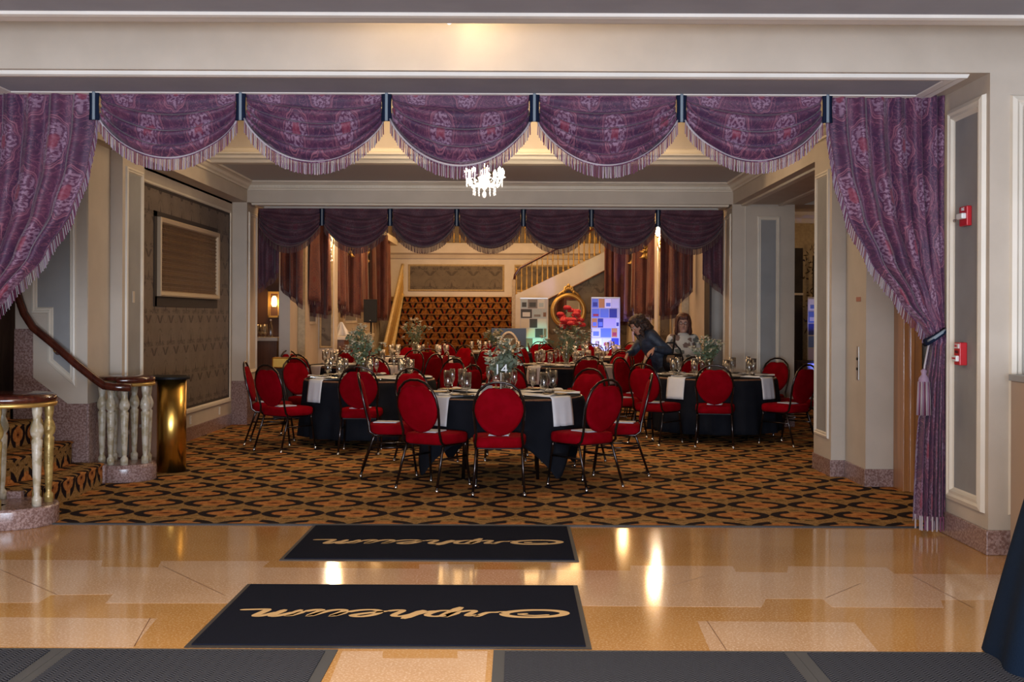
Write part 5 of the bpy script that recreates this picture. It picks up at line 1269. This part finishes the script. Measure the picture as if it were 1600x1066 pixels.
# the standing woman, facing the camera
bx_, by_ = W(1067, 500, 16.95)[0], 16.95
t = thing('person', 'person standing with auburn hair and glasses, in a cream leaf-print sweater', 'person', (bx_, by_, .006))
m = MB(); tilt = V3((0, -.12, 1)).normalized(); Fd = V3((-.15, -1, -.12)).normalized(); R_ = V3((1, -.15, 0)).normalized(); U = R_.cross(Fd).normalized(); U = U if U.z > 0 else -U
hc = (0.0, -.05, 1.40)
P = headmb(m, hc, R_, U, Fd, 1.07)
m.loft([((0, .0, 1.20), .055, .055), ((0, -.01, 1.26), .050, .050), ((0, -.02, 1.33), .052, .054)])
m.loft([((0, 0, .78), .155, .115), ((0, 0, .90), .15, .11), ((0, 0, 1.0), .14, .10), ((0, 0, 1.12), .155, .105), ((0, 0, 1.20), .13, .08), ((0, 0, 1.24), .06, .05)])
for q in (-1, 1):
    limb(m, (q*.155, 0, 1.18), (q*.235, .0, .93), .047, .038); limb(m, (q*.235, 0, .93), (q*.20, -.12, .72), .037, .025)
    handmb(m, (q*.20, -.125, .71), (-q*.15, -.5, -.8), (-q, 0, .3), .95, .4, q)
    limb(m, (q*.085, 0, .80), (q*.09, -.01, .44), .085, .055); limb(m, (q*.09, -.01, .44), (q*.09, .02, .08), .052, .036)
    m.loft([((q*.09, .05, .035), .035, .035, (1, 0, 0), (0, 0, 1)), ((q*.09, 0, .04), .042, .04, (1, 0, 0), (0, 0, 1)), ((q*.09, -.10, .028), .042, .027, (1, 0, 0), (0, 0, 1)), ((q*.09, -.16, .02), .03, .016, (1, 0, 0), (0, 0, 1))])
remesh(m.build('body', SKIN, t), .008, 2)
m = MB(); m.loft([((0, 0, .76), .215, .155), ((0, -.01, .84), .225, .165), ((0, -.01, .98), .218, .16), ((0, -.01, 1.08), .215, .15), ((0, 0, 1.16), .195, .125), ((0, 0, 1.215), .145, .095), ((0, 0, 1.245), .085, .07), ((0, 0, 1.262), .07, .062)])
for q in (-1, 1): limb(m, (q*.155, 0, 1.165), (q*.245, .0, .93), .082, .062); limb(m, (q*.245, 0, .93), (q*.205, -.11, .745), .060, .042)
remesh(m.build('leaf_print_sweater', SWEAT, t), .012, 5)
m = MB()
for q in (-1, 1): limb(m, (q*.088, 0, .80), (q*.09, -.01, .44), .105, .07); limb(m, (q*.09, -.01, .44), (q*.09, .015, .09), .068, .052)
m.loft([((0, 0, .70), .19, .13), ((0, 0, .80), .185, .135)]); remesh(m.build('trousers', TROUS, t), .014, 3)
m = MB()
def hairshell(m, P, back, drop, wid):
    rr = [(.142, .02, .02, -.01), (.13, .065, .065, -.012), (.10, .098, .098, -.02), (.05, .115, .102, -.032), (.0, .124, .088, -.055), (-.06, .122, .075, -.065), (-.12, .112*wid, .070, -.06), (-drop, .105*wid, .065, -.06), (-drop-.03, .07, .05, -.06)]
    m.loft([(P(0, y, z), a, b, R_, Fd) for z, a, b, y in rr])
    for q in (-1, 1):
        m.loft([(P(q*.03, .075, .105), .035, .02, R_, Fd), (P(q*.066, .055, .06), .022, .028, R_, Fd), (P(q*.087, .035, .0), .016, .035, R_, Fd), (P(q*.092, .03, -.07), .018, .035, R_, Fd), (P(q*.095, .03, -.13), .024, .03, R_, Fd), (P(q*.09, .03, -drop+.01), .018, .02, R_, Fd)])
    m.loft([(P(-.055, .082, .07), .012, .014, U, Fd), (P(0, .092, .075), .022, .014, U, Fd), (P(.055, .082, .07), .012, .014, U, Fd)])
hairshell(m, P, 0, .17, 1.2); remesh(m.build('auburn_hair', HAIRR, t), .008, 2)
facebits(t, P, R_, U, Fd, True)
MB().tube([(-.13, -.06, 1.225), (-.145, -.135, 1.12), (-.17, -.19, .98), (-.20, -.18, .80)], .014, 6, flat=.5).tube([(-.13, -.06, 1.225), (-.13, .09, 1.17), (-.16, .16, 1.0), (-.2, .13, .8)], .014, 6, flat=.5).build('shoulder_strap', BLK, t)

# the bending woman in the navy jacket, seen from her left side, looking down to the left
ax, ay = 1.93, 16.5
t = thing('person', 'person bending forward over a chair, with curly dark hair and a navy jacket', 'person', (ax, ay, .006))
def L_(px, py, dy=0): a = W(px, py, ay+dy); return (a[0]-ax, dy, a[2])
hip = V3((.17, .08, .86)); chest = V3((-.02, .02, 1.12)); neck = V3(L_(1007, 516)); head = V3(L_(996, 509, -.06))
Fd = V3((-.72, -.38, -.58)).normalized(); U = V3((-.42, -.10, .80)); U = (U-Fd*U.dot(Fd)).normalized(); R_ = Fd.cross(U).normalized()
m = MB(); P = headmb(m, head, R_, U, Fd, .97)
limb(m, neck+V3((.03, .02, -.05)), head+V3((.03, .02, -.03)), .058, .052)
tor = [(hip+V3((.02, 0, -.08)), .15, .12), (hip, .16, .125), (hip.lerp(chest, .5), .15, .12), (chest, .165, .12), (chest.lerp(neck, .6), .15, .10), (neck, .07, .06)]
ax1 = V3((0, 1, 0)); axd = (neck-hip).normalized(); ax2 = axd.cross(ax1).normalized()
m.loft([(c, a, b, ax1, ax2) for c, a, b in tor])
shN = neck + V3((.07, -.15, -.09)); shF = neck + V3((.05, .17, -.08))
elN = V3(L_(1045, 550, -.20)); wrN = V3(L_(1022, 546, -.33)); elF = V3((-.27, .10, .98)); wrF = V3(L_(981, 553, -.05))
for a, b, c in ((shN, elN, wrN), (shF, elF, wrF)):
    limb(m, a, b, .047, .038); limb(m, b, c, .037, .024)
handmb(m, wrN, (-.75, -.2, -.62), (-.5, -.3, .75), 1.05, .45, 1); handmb(m, wrF, (-.35, -.25, -.9), (-.8, -.2, .4), 1.05, .45, -1)
for q in (-1, 1):
    limb(m, hip+V3((.02, q*.09, -.06)), V3((.13, q*.09, .44)), .088, .056); limb(m, V3((.13, q*.09, .44)), V3((.18, q*.09, .08)), .053, .036)
    m.loft([((.23, q*.09, .035), .035, .033, (0, 1, 0), (0, 0, 1)), ((.17, q*.09, .042), .042, .04, (0, 1, 0), (0, 0, 1)), ((.06, q*.09, .028), .042, .027, (0, 1, 0), (0, 0, 1)), ((.0, q*.09, .02), .03, .016, (0, 1, 0), (0, 0, 1))])
remesh(m.build('body', SKIN, t), .008, 2)
m = MB(); m.loft([(hip+V3((.03, 0, -.16)), .185, .165, ax1, ax2), (hip+V3((.01, 0, -.04)), .20, .175, ax1, ax2), (hip.lerp(chest, .5), .20, .165, ax1, ax2), (chest, .215, .165, ax1, ax2), (chest.lerp(neck, .5), .205, .14, ax1, ax2), (chest.lerp(neck, .8), .15, .11, ax1, ax2), (neck+V3((.01, 0, 0)), .085, .075, ax1, ax2)])
for a, b, c in ((shN, elN, wrN), (shF, elF, wrF)):
    limb(m, a, b, .086, .062); limb(m, b, V3(b).lerp(V3(c), .9), .060, .042)
remesh(m.build('navy_jacket', NAVYJ, t), .012, 5)
m = MB()
for q in (-1, 1): limb(m, hip+V3((.02, q*.09, -.06)), V3((.13, q*.09, .44)), .11, .072); limb(m, V3((.13, q*.09, .44)), V3((.18, q*.09, .09)), .068, .052)
remesh(m.build('trousers', TROUS, t), .014, 3)
m = MB(); r = random.Random(3)
m.loft([(P(0, y, z), a, b, R_, Fd) for z, a, b, y in [(.15, .03, .03, -.01), (.13, .075, .085, -.015), (.08, .105, .112, -.03), (.02, .118, .105, -.055), (-.05, .125, .10, -.075), (-.12, .12, .09, -.085), (-.19, .09, .06, -.08)]])
for k in range(90):
    a = r.uniform(0, 2*PI); z = r.uniform(-.2, .12); w_ = .112*(1 if z < .05 else 1-(z-.05)*5)
    x, y = w_*math.cos(a), -.05+w_*math.sin(a)
    if y > .03 and z < .07: x = math.copysign(max(abs(x), .088), x); y = min(y, .055)
    m.ball(tuple(P(x, y, z)), r.uniform(.018, .034), 7, 5)
remesh(m.build('curly_hair', HAIRD, t), .009, 1)
facebits(t, P, R_, U, Fd)
bg = thing('shoulder_bag', 'dark shoulder bag with a tan flap at the side of the bending person', 'bag', (ax+.27, ay-.22, .86))
MB().loft([((0, 0, -.12), .11, .05), ((0, 0, -.05), .15, .075), ((0, 0, .06), .145, .07), ((0, 0, .12), .12, .045)]).build('body', BLK, bg)
MB().loft([((-.05, -.075, .0), .05, .012), ((-.05, -.08, .05), .06, .014), ((-.04, -.07, .10), .05, .012)]).build('tan_flap', mat('tan_leather', (.22, .13, .07), .5), bg)
MB().tube([(-.12, 0, .10), (-.13, .03, .20), (-.08, .06, .27), (.02, .07, .27), (.10, .04, .18), (.12, 0, .10)], .012, 6).build('strap', BLK, bg)
